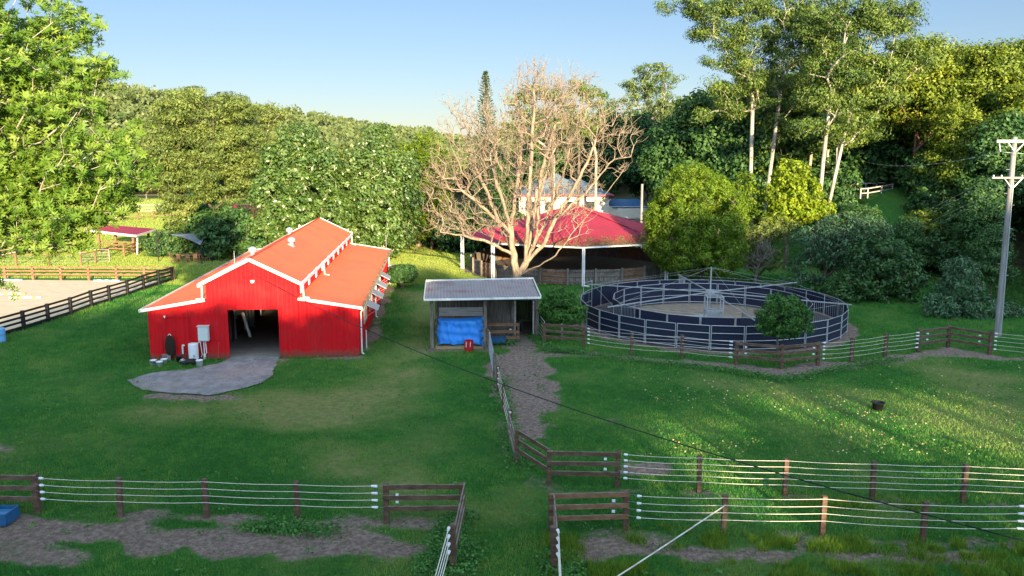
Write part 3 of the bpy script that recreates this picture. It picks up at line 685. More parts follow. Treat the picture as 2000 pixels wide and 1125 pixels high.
t.build("pale_planks", M['palewood'], shed)
t = MB(); t.path([Vector((-4.7 + i * .37, 51.7, 1.60 - .10 * math.sin(i / 8 * math.pi))) for i in range(9)], .05, 6); t.build("bearer", M['brown2'], shed)
for s, x in ((0, -4.62), (1, -1.78)):
    t = MB()
    for z in (.5, 1.0, 1.5, 1.9): t.box((x, 51.3, z), (.05, 2.9, .12))
    t.box((x, 51.3, 1.0), (.07, .12, 2.0)); t.build("side_rail", M['greywood'], shed)
t = MB()
t.slab([(-4.7, 49.6), (-1.75, 49.7), (-1.75, 52.9), (-4.7, 52.9)], -.02, .05); t.build("straw_floor", M['hay'], shed)
t = MB(); t.slab([(-.1, 50.5), (1.55, 50.5), (1.4, 57.8), (-.15, 57.7)], -.02, .03); t.build("dirt_floor", M['yardsand'], shed)
# hay stack under a tarpaulin
hs = thing("hay_stack", "stack of hay bales stored in the left bay of the timber shed under the tarpaulin", "hay", (-3.2, 51, 0.05))
for zi in range(3):
    for xi in range(3):
        t = MB(); t.box((-4.1 + xi * .88, 51.2, .27 + zi * .46), (.84, 1.15, .44), rz=random.uniform(-.03, .03)); t.build("bale", M['hay'], hs)
def tarp(nx_=46, nz_=34):
    vs = []
    for j in range(nz_ + 1):
        f = j / nz_
        for i in range(nx_ + 1):
            u = i / nx_; x = -4.58 + u * 2.85
            bulge = .07 * math.sin(u * 9 + f * 3) + .06 * math.sin(u * 23 + f * 5) * (1 - f * .5) + .10 * float(fbm(u * 7, f * 5, 4)) + .05 * math.sin(u * 41 + f * 9)
            if f < .62:
                g_ = f / .62; z = .16 + .05 * math.sin(u * 11) + g_ * 1.40; y = 50.22 - bulge + .16 * g_ + .03 * math.sin(g_ * 17 + u * 3)
            else:
                g_ = (f - .62) / .38; z = 1.56 + .09 * math.sin(g_ * 3.1) - .06 * math.sin(u * 5) * g_; y = 50.38 + g_ * 1.2 - bulge * (1 - g_)
            e = min(u, 1 - u); y += max(0, .07 - e) * 3.0; z -= max(0, .05 - e) * 2.2
            x += .03 * math.sin(f * 13 + u * 4)
            vs.append((x, y, z))
    fs = [(j * (nx_ + 1) + i, j * (nx_ + 1) + i + 1, (j + 1) * (nx_ + 1) + i + 1, (j + 1) * (nx_ + 1) + i) for j in range(nz_) for i in range(nx_)]
    return vs, fs
t = MB(); t.add(*tarp()); o = t.build("tarpaulin", M['tarp'], smooth=True); tag(o, "bright blue tarpaulin draped over the hay stack in the timber shed", "tarpaulin")
md = o.modifiers.new("thick", 'SOLIDIFY'); md.thickness = .012
g = G(916, 685); dr = thing("red_drum", "red plastic drum with two white straps standing in front of the blue tarpaulin", "drum", g)
t = MB(); t.lathe((0, 0, 0), [(.001, .01), (.27, .01), (.29, .08), (.27, .36), (.29, .40), (.27, .60), (.285, .64), (.255, .64), (.24, .12), (.001, .10)], 20); t.build("body", M['redplastic'], dr, local=True, smooth=False)
for x in (-.15, .10):
    t = MB(); t.box((x, -.278, .45), (.035, .02, .34), ry=.04); t.build("strap", M['white'], dr, local=True)
t = MB(); t.box((-.82, 51.0, .22), (.85, .45, .34)); t2 = t; 
o = MB(); o.box((-.82, 51.0, .12), (.85, .45, .03)); 
for dx, dy, sx, sy in ((0, .22, .85, .03), (0, -.22, .85, .03), (.41, 0, .03, .41), (-.41, 0, .03, .41)): o.box((-.82 + dx, 51.0 + dy, .27), (sx, sy, .27))
tag(o.build("water_trough", M['blueplastic']), "small dark blue trough in the grass behind the short timber rail beside the shed", "trough")
g = G(1018, 660); cloth_drape("hanging_bag", (g.x, g.y - .1, 1.15), .22, .7, M['blackplastic'], "dark bag hanging on the rail post by the shed doorway", "bag")

# ================================================================== FENCES
def jit(a): return random.uniform(-a, a)
def post(par, x, y, h=1.33, w=.15, m_=None, z0=0.0, tilt=.02):
    t = MB(); a, b_ = jit(tilt), jit(tilt)
    t.beam((x, y, z0 - .1), (x + a * h, y + b_ * h, z0 + h), w, w * 1.0, up=(0, 1, 0)); return t.build("post", m_ or M['brown'], par)
def rails(par, p, q, zs=(.50, .87, 1.24), h=.15, m_=None, side=-1, z0=(0, 0), cap=True, off=.085):
    d = Vector((q[0] - p[0], q[1] - p[1], 0)).normalized(); nn = Vector((d.y, -d.x, 0)) * off * (-side)
    for z in zs:
        t = MB(); a = Vector((p[0], p[1], z + z0[0] + jit(.01))) + nn - d * .07; b_ = Vector((q[0], q[1], z + z0[1] + jit(.01))) + nn + d * .07
        t.beam(a, b_, .045, h); o = t.build("rail", m_ or M['brown'], par)
        if cap:
            c = MB(); e = Vector((0, 0, h / 2 + .004)); c.beam(a + e, b_ + e, .041, .006); c.build("weathered_edge", M['railtop'], o)
def rope_run(par, p, q, zs, posts=(), r=.0095, wire=None, z0=0):
    """white ropes with an insulator at each end; wire=(point,point) thin tails out to the timber posts"""
    for z in zs:
        t = MB(); pts = []; stops = [p] + list(posts) + [q]
        for a, b_ in zip(stops[:-1], stops[1:]):
            for k in range(5): f = k / 5; pts.append(Vector((a[0] + (b_[0] - a[0]) * f, a[1] + (b_[1] - a[1]) * f - .10, z + z0 - .03 * math.sin(f * math.pi))))
        pts.append(Vector((q[0], q[1] - .1, z + z0))); t.path(pts, r, 5); ro = t.build("rope", M['rope'], par)
        d = (pts[1] - pts[0]).normalized()
        for e, s in ((pts[0], -1), (pts[-1], 1)):
            t = MB(); t.tube(e - d * .03 * 1, e + d * .11 * s, .035, .045, 8); t.tube(e + d * .11 * s, e + d * .17 * s, .05, .04, 8); t.build("insulator", M['whiteplastic'], ro)
        if wire:
            for e, wpt in ((pts[0], wire[0]), (pts[-1], wire[1])):
                if wpt: t = MB(); t.tube(e, (wpt[0], wpt[1] - .08, z + z0), .004, n=4); t.build("tail_wire", M['galv'], ro)
xy = lambda px, py, z=0: (G(px, py, z).x, G(px, py, z).y)
RZ4 = (.55, .79, 1.03, 1.27)
fg = "timber and rope paddock fences"
# A: front left
fA = thing("paddock_fence", "front left paddock fence, brown timber panels joined by four white ropes", "fence", (-15.85, 26.49, 0), 0, fg)
for q in ((-22.2, 26.7), (-19.0, 26.6), (-15.85, 26.49)): post(fA, *q, w=.19)
rails(fA, (-22.2, 26.7), (-19.0, 26.6)); rails(fA, (-19.0, 26.6), (-15.85, 26.49))
pA = [xy(236, 1008), xy(405, 1010), xy(582, 1016)]
for q in pA: post(fA, *q, w=.16)
rope_run(fA, xy(96, 1003), xy(730, 1019), RZ4, pA, wire=((-15.85, 26.49), xy(755, 1020)))
a0, a1, a2, a3 = xy(755, 1020), (-1.62, 25.75), (-1.72, 22.75), (-2.15, 17.5)
for q in (a0, a1, a2, a3): post(fA, *q, w=.17)
rails(fA, a0, a1); rails(fA, a1, a2, side=1)
for z in RZ4:
    t = MB(); t.path([(a2[0] - .1, a2[1] - .25, z), (-1.95, 20, z - .03), (-2.25, 17.5, z), (-2.9, 8, z)], .014, 5); t.build("rope", M['rope'], fA)
    t = MB(); t.tube((a2[0] - .09, a2[1] - .13, z), (a2[0] - .1, a2[1] - .29, z), .05, .035, 8); t.build("insulator", M['whiteplastic'], fA)
for z in (.75, 1.0):
    t = MB(); t.box((a0[0] + .38, a0[1] - .12, z), (.09, .06, .06)); t.build("insulator", M['whiteplastic'], fA)
# B: front right
fB = thing("paddock_fence", "front right paddock fence, nearest the camera, timber corner panel and four white ropes", "fence", (1.23, 24.97, 0), 0, fg)
b0, b1, b2, b3 = (1.23, 24.97), (3.62, 25.12), (1.20, 22.6), (1.15, 17.5)
for q in (b0, b1, b2, b3): post(fB, *q, w=.18)
rails(fB, b0, b1, m_=M['brown2']); rails(fB, b0, b2, side=1)
pB = [xy(1412, 1045), xy(1605, 1047), xy(1801, 1060)]
for q in pB + [(15.95, 24.1)]: post(fB, *q, w=.15)
rope_run(fB, xy(1252, 1041), (15.45, 24.2), RZ4, pB, wire=(b1, (15.95, 24.1)))
rails(fB, (15.95, 24.1), (18.4, 24.0)); post(fB, 18.4, 24.0)
for z in RZ4:
    t = MB(); t.path([(b2[0] + .12, b2[1] - .25, z), (1.25, 20, z - .03), (1.25, 17.5, z), (1.25, 8, z)], .014, 5); t.build("rope", M['rope'], fB)
    t = MB(); t.tube((b2[0] + .10, b2[1] - .12, z), (b2[0] + .12, b2[1] - .28, z), .05, .035, 8); t.build("insulator", M['whiteplastic'], fB)
for z in (.70, 1.05):
    t = MB(); t.box((b1[0] - .42, b1[1] - .12, z), (.10, .07, .07)); t.build("insulator", M['whiteplastic'], fB)
# C: second row right, then back along the bare track to the shed
fC = thing("paddock_fence", "second fence row from the front, turning up the bare track to the shed", "fence", (1.33, 28.74, 0), 0, fg)
c0, c1, c2 = (1.33, 28.74), (3.78, 28.65), (.16, 30.9)
c3, c4, c5 = xy(996, 858), xy(973, 764), xy(966, 738)
for q in (c0, c1, c2, c3, c4): post(fC, *q, w=.16)
rails(fC, c0, c1); rails(fC, c2, c0, side=1); rails(fC, c3, c2, side=-1, m_=M['railtop']); rails(fC, c4, c5, side=-1, m_=M['railtop'])
post(fC, *c5, m_=M['greywood'])
pC = [xy(1365, 960), xy(1533, 966), xy(1703, 973), xy(1880, 978)]
for q in pC: post(fC, *q, w=.15)
rope_run(fC, xy(1226, 953), (23.5, 26.6), (.40, .62, .84, 1.06, 1.28), pC + [(20.1, 27.0)], wire=(c1, None))
post(fC, 20.1, 27.0); post(fC, 23.9, 26.6)
rope_run(fC, c3, c4, (.40, .68, .96, 1.24), [((c3[0] + c4[0]) / 2, (c3[1] + c4[1]) / 2)])
post(fC, (c3[0] + c4[0]) / 2, (c3[1] + c4[1]) / 2)
for z in (.70, 1.08):
    t = MB(); t.box((c1[0] - .45, c1[1] - .12, z), (.10, .07, .07)); t.build("insulator", M['whiteplastic'], fC)
s1 = (-1.35, 48.3); post(fC, *s1, m_=M['greywood']); post(fC, -1.62, 49.5, m_=M['greywood']); rails(fC, s1, (-1.62, 49.5), m_=M['greywood'])
# tube gates
def tube_gate(name, label, p, q, z0, z1, bars, m_=None, diag=False, group=None):
    t = thing(name, label, "gate", (p[0], p[1], 0), 0, group); fr = MB(); p, q = Vector((*p, 0)), Vector((*q, 0)); e = Vector((0, 0, 1))
    fr.tube(p + e * z0, p + e * z1, .025); fr.tube(q + e * z0, q + e * z1, .025); fr.tube(p + e * z0, q + e * z0, .022); fr.tube(p + e * z1, q + e * z1, .025)
    fr.build("frame", m_ or M['galv'], t)
    for i in range(bars):
        b = MB(); z = z0 + (z1 - z0) * (i + 1) / (bars + 1); b.tube(p + e * z, q + e * z, .017, n=6); b.build("bar", m_ or M['galv'], t)
    if diag: b = MB(); b.tube(p + e * z0, q + e * z1, .017, n=6); b.build("brace", m_ or M['galv'], t)
    return t
tube_gate("farm_gate", "long silver steel gate seen edge-on beside the bare track", (-1.02, 43.9), (-1.32, 48.1), .15, 1.35, 5)
tube_gate("farm_gate", "short silver gate standing open beside the small leafy tree and shed doorway", (1.72, 53.9), (2.02, 51.3), .2, 1.35, 4)
# short rail panel between shed bays
sp = thing("rail_panel", "short weathered rail panel beside the shed's boarded bay", "fence", (-1.5, 51.4, 0))
post(sp, .39, 51.45, 1.25, .14); post(sp, -1.5, 51.4, 1.25, .14); rails(sp, (-1.5, 51.4), (.39, 51.45), zs=(.30, .70, 1.15), h=.18, m_=M['brown2'])
t = MB(); t.box((-.1, 51.28, .86), (.12, .05, .06)); t.build("insulator", M['whiteplastic'], sp)
# D: in front of the horse walker
fD = thing("paddock_fence", "long fence curving in front of the horse walker, brown corner panels with white ropes between", "fence", (2.01, 50.95, 0), 0, fg)
d0, d1 = (2.01, 50.95), (4.42, 50.13)
post(fD, *d0, w=.2); post(fD, *d1, w=.17); post(fD, 3.15, 51.9, 1.1, .12, M['greywood']); rails(fD, d0, d1)
e1, e2, e3 = xy(1437, 712), xy(1526, 720), xy(1597, 713)
pD = [xy(1233, 692), xy(1331, 698)]
for q in pD + [e1, e2, e3]: post(fD, *q, 1.35, .17)
rope_run(fD, xy(1152, 681), xy(1423, 708), (.35, .60, .85, 1.05, 1.25), pD, wire=(d1, e1))
rails(fD, e1, e2); rails(fD, e2, e3)
f1, f2, f3 = xy(1793, 686), xy(1851, 678), xy(1932, 692)
pE = [xy(1663, 706), xy(1728, 696)]
for q in pE + [f1, f2, f3]: post(fD, *q, 1.38, .18)
rope_run(fD, xy(1609, 711), xy(1786, 689), (.35, .60, .85, 1.05, 1.25), pE, wire=(e3, f1))
rails(fD, f1, f2); rails(fD, f2, f3)
rope_run(fD, xy(1944, 693), (38, 43.5), (.35, .60, .85, 1.10, 1.30), [(32.6, 46.2)], wire=(f3, None)); post(fD, 32.6, 46.2); post(fD, 38, 43.5)
for q in ((e1[0] + .45, e1[1] - .2), (e3[0] - .4, e3[1] - .25), (f1[0] + .5, f1[1] + .1), (f3[0] - .5, f3[1] + .35)):
    for z in (.72, 1.08):
        t = MB(); t.box((q[0], q[1] - .08, z), (.11, .07, .07)); t.build("insulator", M['whiteplastic'], fD)
# arena fences
fE = thing("arena_fence", "black three rail fence along the near side of the sand arena", "fence", (-32.84, 55.3, 0))
bl = [(-34.3, 41), (-34.0, 44.5), (-33.7, 48), (-33.4, 51.6)] + [xy(*q) for q in ((47, 643), (94.5, 628), (139, 614), (179, 599), (214, 588), (249.5, 577), (281, 565), (310, 555))] + [(-31.25, 76.3)]
for q in bl: post(fE, *q, 1.28, .20, M['black'], tilt=.008)
for p, q in zip(bl[:-1], bl[1:]):
    rails(fE, p, q, zs=(.52, .85, 1.17), h=.14, m_=M['black'], cap=False, off=.0)
    t = MB(); t.beam((p[0], p[1], .12), (q[0], q[1], .12), .05, .26); t.build("kick_board", M['black'], fE)
fF = thing("arena_fence", "brown timber fence along the far side of the sand arena", "fence", (-46.5, 77.6, 0))
bf = [(-31.25 - 2.62 * k, 76.5 + .08 * k) for k in range(1, 14)]
for q in bf: post(fF, *q, 1.28, .20, M['brown2'], tilt=.01)
post(fF, -31.25, 76.65, 1.28, .2, M['brown2'])
for p, q in zip([(-31.25, 76.6)] + bf[:-1], bf): rails(fF, q, p, zs=(.50, .85, 1.20), h=.13, m_=M['brown2'], cap=False)
# jump poles in the arena
def jpole(p, q, cols, label, z=.07, r=.07):
    t = thing("jump_pole", label, "jump pole", (p[0], p[1], 0), 0, "striped poles in the arena"); p, q = Vector((*p, z)), Vector((*q, z)); n_ = 7
    for i in range(n_):
        b = MB(); b.tube(p.lerp(q, i / n_), p.lerp(q, (i + 1) / n_ - (.001)), r, n=8); b.build("stripe", cols[i % len(cols)], t)
jpole(xy(-8, 548), xy(44, 548), (M['ltblue'], M['white']), "blue and white pole at the far left of the arena's back edge")
jpole(xy(183, 549), xy(234, 549.5), (M['ltblue'], M['white']), "blue and white pole right along the arena's back edge")
jpole(xy(-10, 576), xy(50, 575), (M['orange'], M['white']), "orange and white pole lying on the sand, the one farther back")
jpole(xy(18, 583), xy(80, 582.5), (M['white'], M['white'], M['orange']), "mostly white pole with orange end lying nearest on the sand")
jpole(xy(52, 640), xy(90, 626), (M['white'],), "plain white pole lying close behind the black fence")
jpole(xy(100, 624), xy(132, 613), (M['white'],), "plain white pole behind the black fence, farther from the camera")
g = G(2, 668); bb = thing("barrel", "light blue barrel half out of frame at the end of the black fence", "barrel", g)
t = MB(); t.lathe((0, 0, 0), [(.001, 0), (.28, 0), (.30, .1), (.28, .45), (.30, .5), (.28, .85), (.25, .9), (.001, .9)], 18); t.build("body", M['ltblue'], bb, local=True)

# E: fences behind the arena and in the far meadow
fG = thing("meadow_fence", "brown post and rail fence with wire mesh behind the sand arena", "fence", (-51, 86, 0))
mg = [(-64, 86.3), (-59.8, 86.2), (-55.5, 86.1), (-51.2, 86.0), (-47.9, 86.1), (-44.6, 86.2), xy(187, 514), xy(212, 497 + 8)]
for q in mg: post(fG, *q, 1.3, .15, M['brown2'])
for p, q in zip(mg[:-1], mg[1:]):
    rails(fG, p, q, zs=(1.25,), h=.12, m_=M['brown2'], cap=False)
    for z in (.3, .6, .9):
        t = MB(); t.tube((p[0], p[1], z), (q[0], q[1], z), .008, n=4); t.build("wire", M['galv'], fG)
tube_gate("farm_gate", "pale steel gate behind the brown fence, left of the crimson roofed shelter", xy(158, 512), xy(214, 512), .1, 1.35, 3)
fH = thing("meadow_fence", "brown rail fence running past the crimson roofed shelter into the meadow", "fence", (-43.5, 92, 0))
mh = [xy(243, 503), xy(268, 495), xy(287, 487), xy(306, 480), xy(318, 474), xy(335, 466)]
for q in mh: post(fH, *q, 1.35, .16, M['brown2'])
for p, q in zip(mh[:-1], mh[1:]): rails(fH, p, q, zs=(.45, .85, 1.25), h=.12, m_=M['brown2'], cap=False)
fI = thing("meadow_fence", "distant brown rail fence across the sunlit meadow", "fence", (-66, 141, 0))
mi = [(-100, 139), (-94, 139.3), (-88, 139.6), (-82, 140), (-76, 140.3), (-70.5, 140.8), xy(240, 431.5), xy(270, 430), xy(300, 428), (-57, 147), (-52, 148)]
for q in mi: post(fI, *q, 1.35, .2, M['brown2'])
for p, q in zip(mi[:-1], mi[1:]): rails(fI, p, q, zs=(.6, 1.25), h=.12, m_=M['brown2'], cap=False)
tube_gate("farm_gate", "distant white double gate in the sunlit meadow", (-72.5, 160), (-66, 161), .1, 1.5, 4, M['white'])
fJ = thing("meadow_fence", "farthest pale post fence at the foot of the wooded hill", "fence", (-90, 196, 0))
mj = [(-110 + 6 * k, 196 + .6 * k) for k in range(13)]
for q in mj: post(fJ, *q, 1.5, .25, M['greywood'])
for p, q in zip(mj[:-1], mj[1:]): rails(fJ, p, q, zs=(1.2,), h=.08, m_=M['greywood'], cap=False)

# shelter with crimson roof
sh = thing("field_shelter", "open field shelter with flat crimson roof, white gutter and timber posts in the meadow", "shelter", (-45, 97, 0))
sc_ = [tuple(G(176, 449, 2.55)), tuple(G(265, 459, 2.4)), tuple(G(303, 447, 2.5)), tuple(G(216, 440, 2.75))]
t = MB(); o = Vector(sc_[0]); n_ = 37
vs = []; fs = []
for i in range(n_ * 4 + 1):
    k = i / (n_ * 4); h = [0, 0, .03, .03][i % 4]; a = Vector(sc_[0]).lerp(Vector(sc_[1]), k); b_ = Vector(sc_[3]).lerp(Vector(sc_[2]), k); vs += [a + Vector((0, 0, h)), b_ + Vector((0, 0, h))]
for i in range(n_ * 4): fs.append((2 * i, 2 * i + 2, 2 * i + 3, 2 * i + 1))
t.add(vs, fs); t.build("roof", M['pinkroof'], sh)
t = MB(); 
for i in range(4): a, b_ = Vector(sc_[i]), Vector(sc_[(i + 1) % 4]); t.beam(a + Vector((0, 0, -.12)), b_ + Vector((0, 0, -.12)), .07, .24)
t.build("gutter", M['white'], sh)
for x, y, h in ((*xy(195, 494), 2.42), (*xy(228, 487), 2.5), (*xy(262, 496), 2.3), (*xy(292, 486), 2.4)): post(sh, x, y, h, .24, M['brown2'])
t = MB(); t.path([(G(268, 459, 2.3).x, G(268, 459, 2.3).y + .05, 2.3), (*xy(268, 498), .05)], .09, 8); t.build("downpipe", M['white'], sh)
rails(sh, xy(195, 493), xy(262, 495), zs=(.5, .95, 1.3), h=.14, m_=M['brown2'], cap=False)

# shade sail, table
ss = thing("shade_sail", "grey shade sail stretched between steel posts under the big tree", "shade sail", (-35, 90, 0))
c_ = [A(302, 454, 93), A(418, 450, 94), A(393, 478, 87.3), A(345, 456, 96)]
c_ = [A(330, 457, 92), A(419, 451, 95), A(392, 479, 87.3)]
vs = []; fs = []; n_ = 14; idx = {}
for i in range(n_ + 1):
    for j in range(n_ + 1 - i):
        a, b_, c2_ = i / n_, j / n_, 1 - (i + j) / n_; p = c_[0] * a + c_[1] * b_ + c_[2] * c2_
        ctr = (c_[0] + c_[1] + c_[2]) / 3; e = 27 * a * b_ * c2_; edge = 4 * max(a * b_, b_ * c2_, a * c2_) * (1 - e)
        p = p.lerp(ctr, .22 * edge) + Vector((0, 0, -.25 * e)); idx[i, j] = len(vs); vs.append(p)
for i in range(n_):
    for j in range(n_ - i):
        fs.append((idx[i, j], idx[i + 1, j], idx[i, j + 1]))
        if i + j < n_ - 1: fs.append((idx[i + 1, j], idx[i + 1, j + 1], idx[i, j + 1]))
t = MB(); t.add(vs, fs); o = t.build("sail", M['sail'], ss, smooth=True); md = o.modifiers.new("t", 'SOLIDIFY'); md.thickness = .02
for p, z in ((c_[2], 0), (c_[1], 0), (G(315, 512) + Vector((-.3, 0, 3.4)), 0)):
    t = MB(); t.tube((p.x + .02, p.y, 0), (p.x, p.y, p.z + .1), .06); t.build("post", M['black'], ss)
t = MB(); t.tube((G(315, 512) + Vector((-.3, 0, 3.4))), c_[0], .012, n=5); t.build("cable", M['galv'], ss)
tb = thing("picnic_table", "long dark timber table under the grey shade sail", "table", (-34.6, 89.6, 0))
t = MB(); t.box((-34.6, 89.6, .76), (2.6, 1.0, .07)); t.build("tabletop", M['brown2'], tb)
for dx in (-1.15, 1.15):
    for dy in (-.4, .4): t = MB(); t.box((-34.6 + dx, 89.6 + dy, .36), (.1, .1, .73)); t.build("leg", M['brown2'], tb)
for k, (x, y, rz) in enumerate(((-36.4, 89.4, 1.5), (-35.4, 88.6, 3.1), (-34.4, 88.5, 3.2), (-33.6, 88.7, 3.0), (-32.7, 89.7, -1.5), (-34.2, 90.6, .1))):
    if k == 0:
        ch0 = thing("chair", "wooden chair at the left end of the table under the sail", "chair", (x, y, 0), rz, "chairs around the picnic table")
        t = MB(); t.box((0, 0, .45), (.48, .46, .05)); t.build("seat", M['brown2'], ch0, local=True)
        t = MB(); t.box((0, .21, .75), (.48, .04, .45)); t.build("backrest", M['brown2'], ch0, local=True)
        for sx in (-.2, .2):
            for sy in (-.19, .19): t = MB(); t.box((sx, sy, .21), (.05, .05, .43)); t.build("leg", M['brown2'], ch0, local=True)
    else:
        c = copy_tree(ch0); c.location = (x, y, 0); c.rotation_euler.z = rz
        c["label"] = ["", "wooden chair left of the two other chairs on the table's near side", "wooden chair in the middle of the table's near side", "wooden chair on the near side by the sail post", "wooden chair at the right end of the table under the sail", "wooden chair on the far side of the table under the sail"][k]

# ================================================================== COVERED ROUND YARD
YC = Vector((6.2, 84.0, 0)); YR = 11.1
yard = thing("covered_yard", "large eight sided crimson metal roof on white posts over the round yard", "roofed yard", YC)
oc = [YC + Vector((YR * math.cos(R(-90 + 45 * k)), YR * math.sin(R(-90 + 45 * k)), 3.45)) for k in range(8)]; ap = YC + Vector((0, 0, 6.4))
for k in range(8):
    a, b_ = oc[k], oc[(k + 1) % 8]; m0 = (a + b_) / 2; ud = (b_ - a).normalized(); up_ = (ap - m0); H_ = up_.length; up_.normalize(); nn = ud.cross(up_).normalized(); hw_ = (b_ - a).length / 2
    t = MB(); corr(t, m0, ud, up_, nn, -hw_, hw_, cst(0), lambda u: H_ * (1 - abs(u) / hw_) + .001, pitch=.38, amp=.035)
    t.build("roof_panel", M['pinkroof'], yard)
    t = MB(); d = (a - ap).normalized(); t.beam(a + Vector((0, 0, .07)), ap + Vector((0, 0, .09)), .22, .03); t.build("hip_cap", M['pinkroof'], yard)
    t = MB(); t.beam(a + ud * .01, b_ - ud * .01, .13, .13); t.build("gutter", M['white'], yard)
    t = MB(); t.box((a.x, a.y, 1.7), (.13, .13, 3.4)); t.build("post", M['white'], yard)
t = MB(); t.lathe(ap, [(.5, -.08), (.3, .12), (.05, .18), (.001, .19)], 12); t.build("roof_cap", M['pinkroof'], yard)
for k, s in ((0, .12), (7, -.2), (6, -.2), (1, .2)):
    a = oc[k]; t = MB(); t.path([(a.x + s, a.y - .12, 3.4), (a.x + s, a.y - .12, .12), (a.x + s + .45 * (1 if k == 0 else 0) + .01, a.y - .2, .05)], .07, 8); t.build("downpipe", M['white'], yard)
t = MB()
rng_ = random.Random(4)
for k, n_, cx in ((7, 700, .5), (0, 1300, .5)):
    a, b_ = oc[k], oc[(k + 1) % 8]; m0 = (a + b_) / 2
    for i in range(n_):
        f = rng_.random(); w_ = rng_.random() ** 2.2 * .20; 
        if k == 7 and f < .35 and rng_.random() < .6: w_ *= .5
        if rng_.random() > .35 + .65 * math.sin(f * 14) ** 2: w_ *= .35
        p = a.lerp(b_, f).lerp(ap, w_ + .01) + Vector((0, 0, .05)); s = .06 + .12 * rng_.random(); t.box(p, (s, s * .8, .03), rz=rng_.random() * 3, rx=rng_.random() * .8, ry=rng_.random() * .5)
t.build("leaf_litter", M['litter'], yard)["kind"] = "stuff"
# round timber fence below the roof
NB = 26; FR = 10.15
rf_ = thing("round_fence", "solid circular timber fence of the roofed yard, boards with grey posts outside", "fence", YC)
for k in range(NB):
    a0_, a1_ = 2 * math.pi * k / NB, 2 * math.pi * (k + 1) / NB; p = YC + Vector((FR * math.cos(a0_), FR * math.sin(a0_), 0)); q = YC + Vector((FR * math.cos(a1_), FR * math.sin(a1_), 0))
    if 8 <= k <= 9: pass
    boards("board_panel", p, q, .03, 1.38, .15, rf_, M['greywood'] if k % 3 else M['brown2'], gap=.006, jit=.05)
    d = (q - p).normalized(); nn = Vector((d.y, -d.x, 0))
    t = MB()
    for z in (.30, .78, 1.22): t.beam(p + nn * .06 + Vector((0, 0, z)), q + nn * .06 + Vector((0, 0, z)), .05, .12)
    t.build("rail", M['greywood'], rf_)
    t = MB(); t.box((p.x + .17 * math.cos(a0_), p.y + .17 * math.sin(a0_), .75), (.18, .18, 1.5), rz=a0_); t.build("post", M['greywood'], rf_)
ragged("yard_floor", [(YC.x + 10 * math.cos(a), YC.y + 10 * math.sin(a)) for a in np.linspace(0, 2 * math.pi, 60)[:-1]], .03, M['yardsand'], amp=.0, sub=.9)

# ================================================================== HORSE WALKER
WC = Vector((13.9, 58.0, 0)); RO, RI = 9.0, 6.72
hwk = thing("horse_walker", "round galvanised horse walker with dark navy panels, centre mast and four booms", "horse walker", WC)
ragged("walker_track", [(WC.x + 8.95 * math.cos(a), WC.y + 8.95 * math.sin(a)) for a in np.linspace(0, 2 * math.pi, 70)[:-1]], .03, M['track'], amp=0, sub=.8)
ragged("walker_centre_ground", [(WC.x + 6.68 * math.cos(a), WC.y + 6.68 * math.sin(a)) for a in np.linspace(0, 2 * math.pi, 60)[:-1]], .045, M['drygravel'], amp=0, sub=.7)
ragged("pale_slab", pp((1335, 618), (1385, 614), (1400, 622), (1385, 630), (1345, 629)), .06, M['paleslab'], amp=.15)
def panel_proto(wd, h, name, label=None):
    f = MB(); a, b_ = -wd / 2 + .035, wd / 2 - .035
    for x in (a, b_): f.tube((x, 0, .05), (x, 0, h), .028, n=6)
    for z in (h, h * .70, h * .42, .16): f.tube((a, 0, z), (b_, 0, z), .021, n=5)
    o = f.build(name, M['galv']); s = MB(); s.box((0, .035, h / 2 + .06), (wd - .1, .012, h - .18)); s.build("sheet", M['navy'], o, local=True); return o
def ring(n_, r, h, name, flip, skip=()):
    proto = None
    for k in range(n_):
        if k in skip: continue
        a = 2 * math.pi * (k + .5) / n_; wd = 2 * r * math.tan(math.pi / n_) - .03
        if proto is None: proto = panel_proto(wd, h, name); o = proto; parent(o, hwk)
        else: o = copy_tree(proto, hwk)
        o.location = (r * math.cos(a), r * math.sin(a), 0); o.rotation_euler = (0, 0, a + math.pi / 2 + (math.pi if flip else 0))
ring(28, RO, 1.55, "outer_panel", False)
ring(20, RI, 1.62, "inner_panel", True)
BZ = 2.08
t = MB(); t.tube(WC, WC + Vector((0, 0, 3.85)), .05); t.build("mast", M['galv'], hwk)
t = MB(); t.lathe(WC + Vector((0, 0, BZ - .15)), [(.001, 0), (.35, 0), (.35, .3), (.001, .3)], 12); t.build("hub", M['galv'], hwk)
def pol(a, r, z): return WC + Vector((r * math.cos(R(a)), r * math.sin(R(a)), z))
for k, a in enumerate((33, 93, 153, 213, 273, 333)):
    t = MB(); t.beam(pol(a, .3, BZ), pol(a, 9.25, BZ - .12), .055, .065); o = t.build("boom", M['galv'], hwk)
    t = MB(); t.tube(pol(a, .1, 3.8), pol(a, 8.6, BZ - .07), .007, n=4)
    t.tube(pol(a, 8.8, BZ - .1), pol(a + 60, 8.8, BZ - .1), .009, n=4)
    t.build("stay_wire", M['galv'], o)
    t = MB(); p, q = pol(a, 6.95, 0), pol(a, 8.75, 0); e = Vector((0, 0, 1))
    for x in (p, q): t.tube(x + e * .25, x + e * (BZ - .14), .02, n=6)
    t.tube(p + e * .25, q + e * .25, .02, n=6); t.tube(p + e * 1.95, q + e * 1.95, .02, n=6)
    for i in range(1, 14): x = p.lerp(q, i / 14); t.tube(x + e * .27, x + e * 1.94, .009, n=4)
    t.build("hanging_gate", M['galv'] if k % 2 else M['mesh'], hwk)
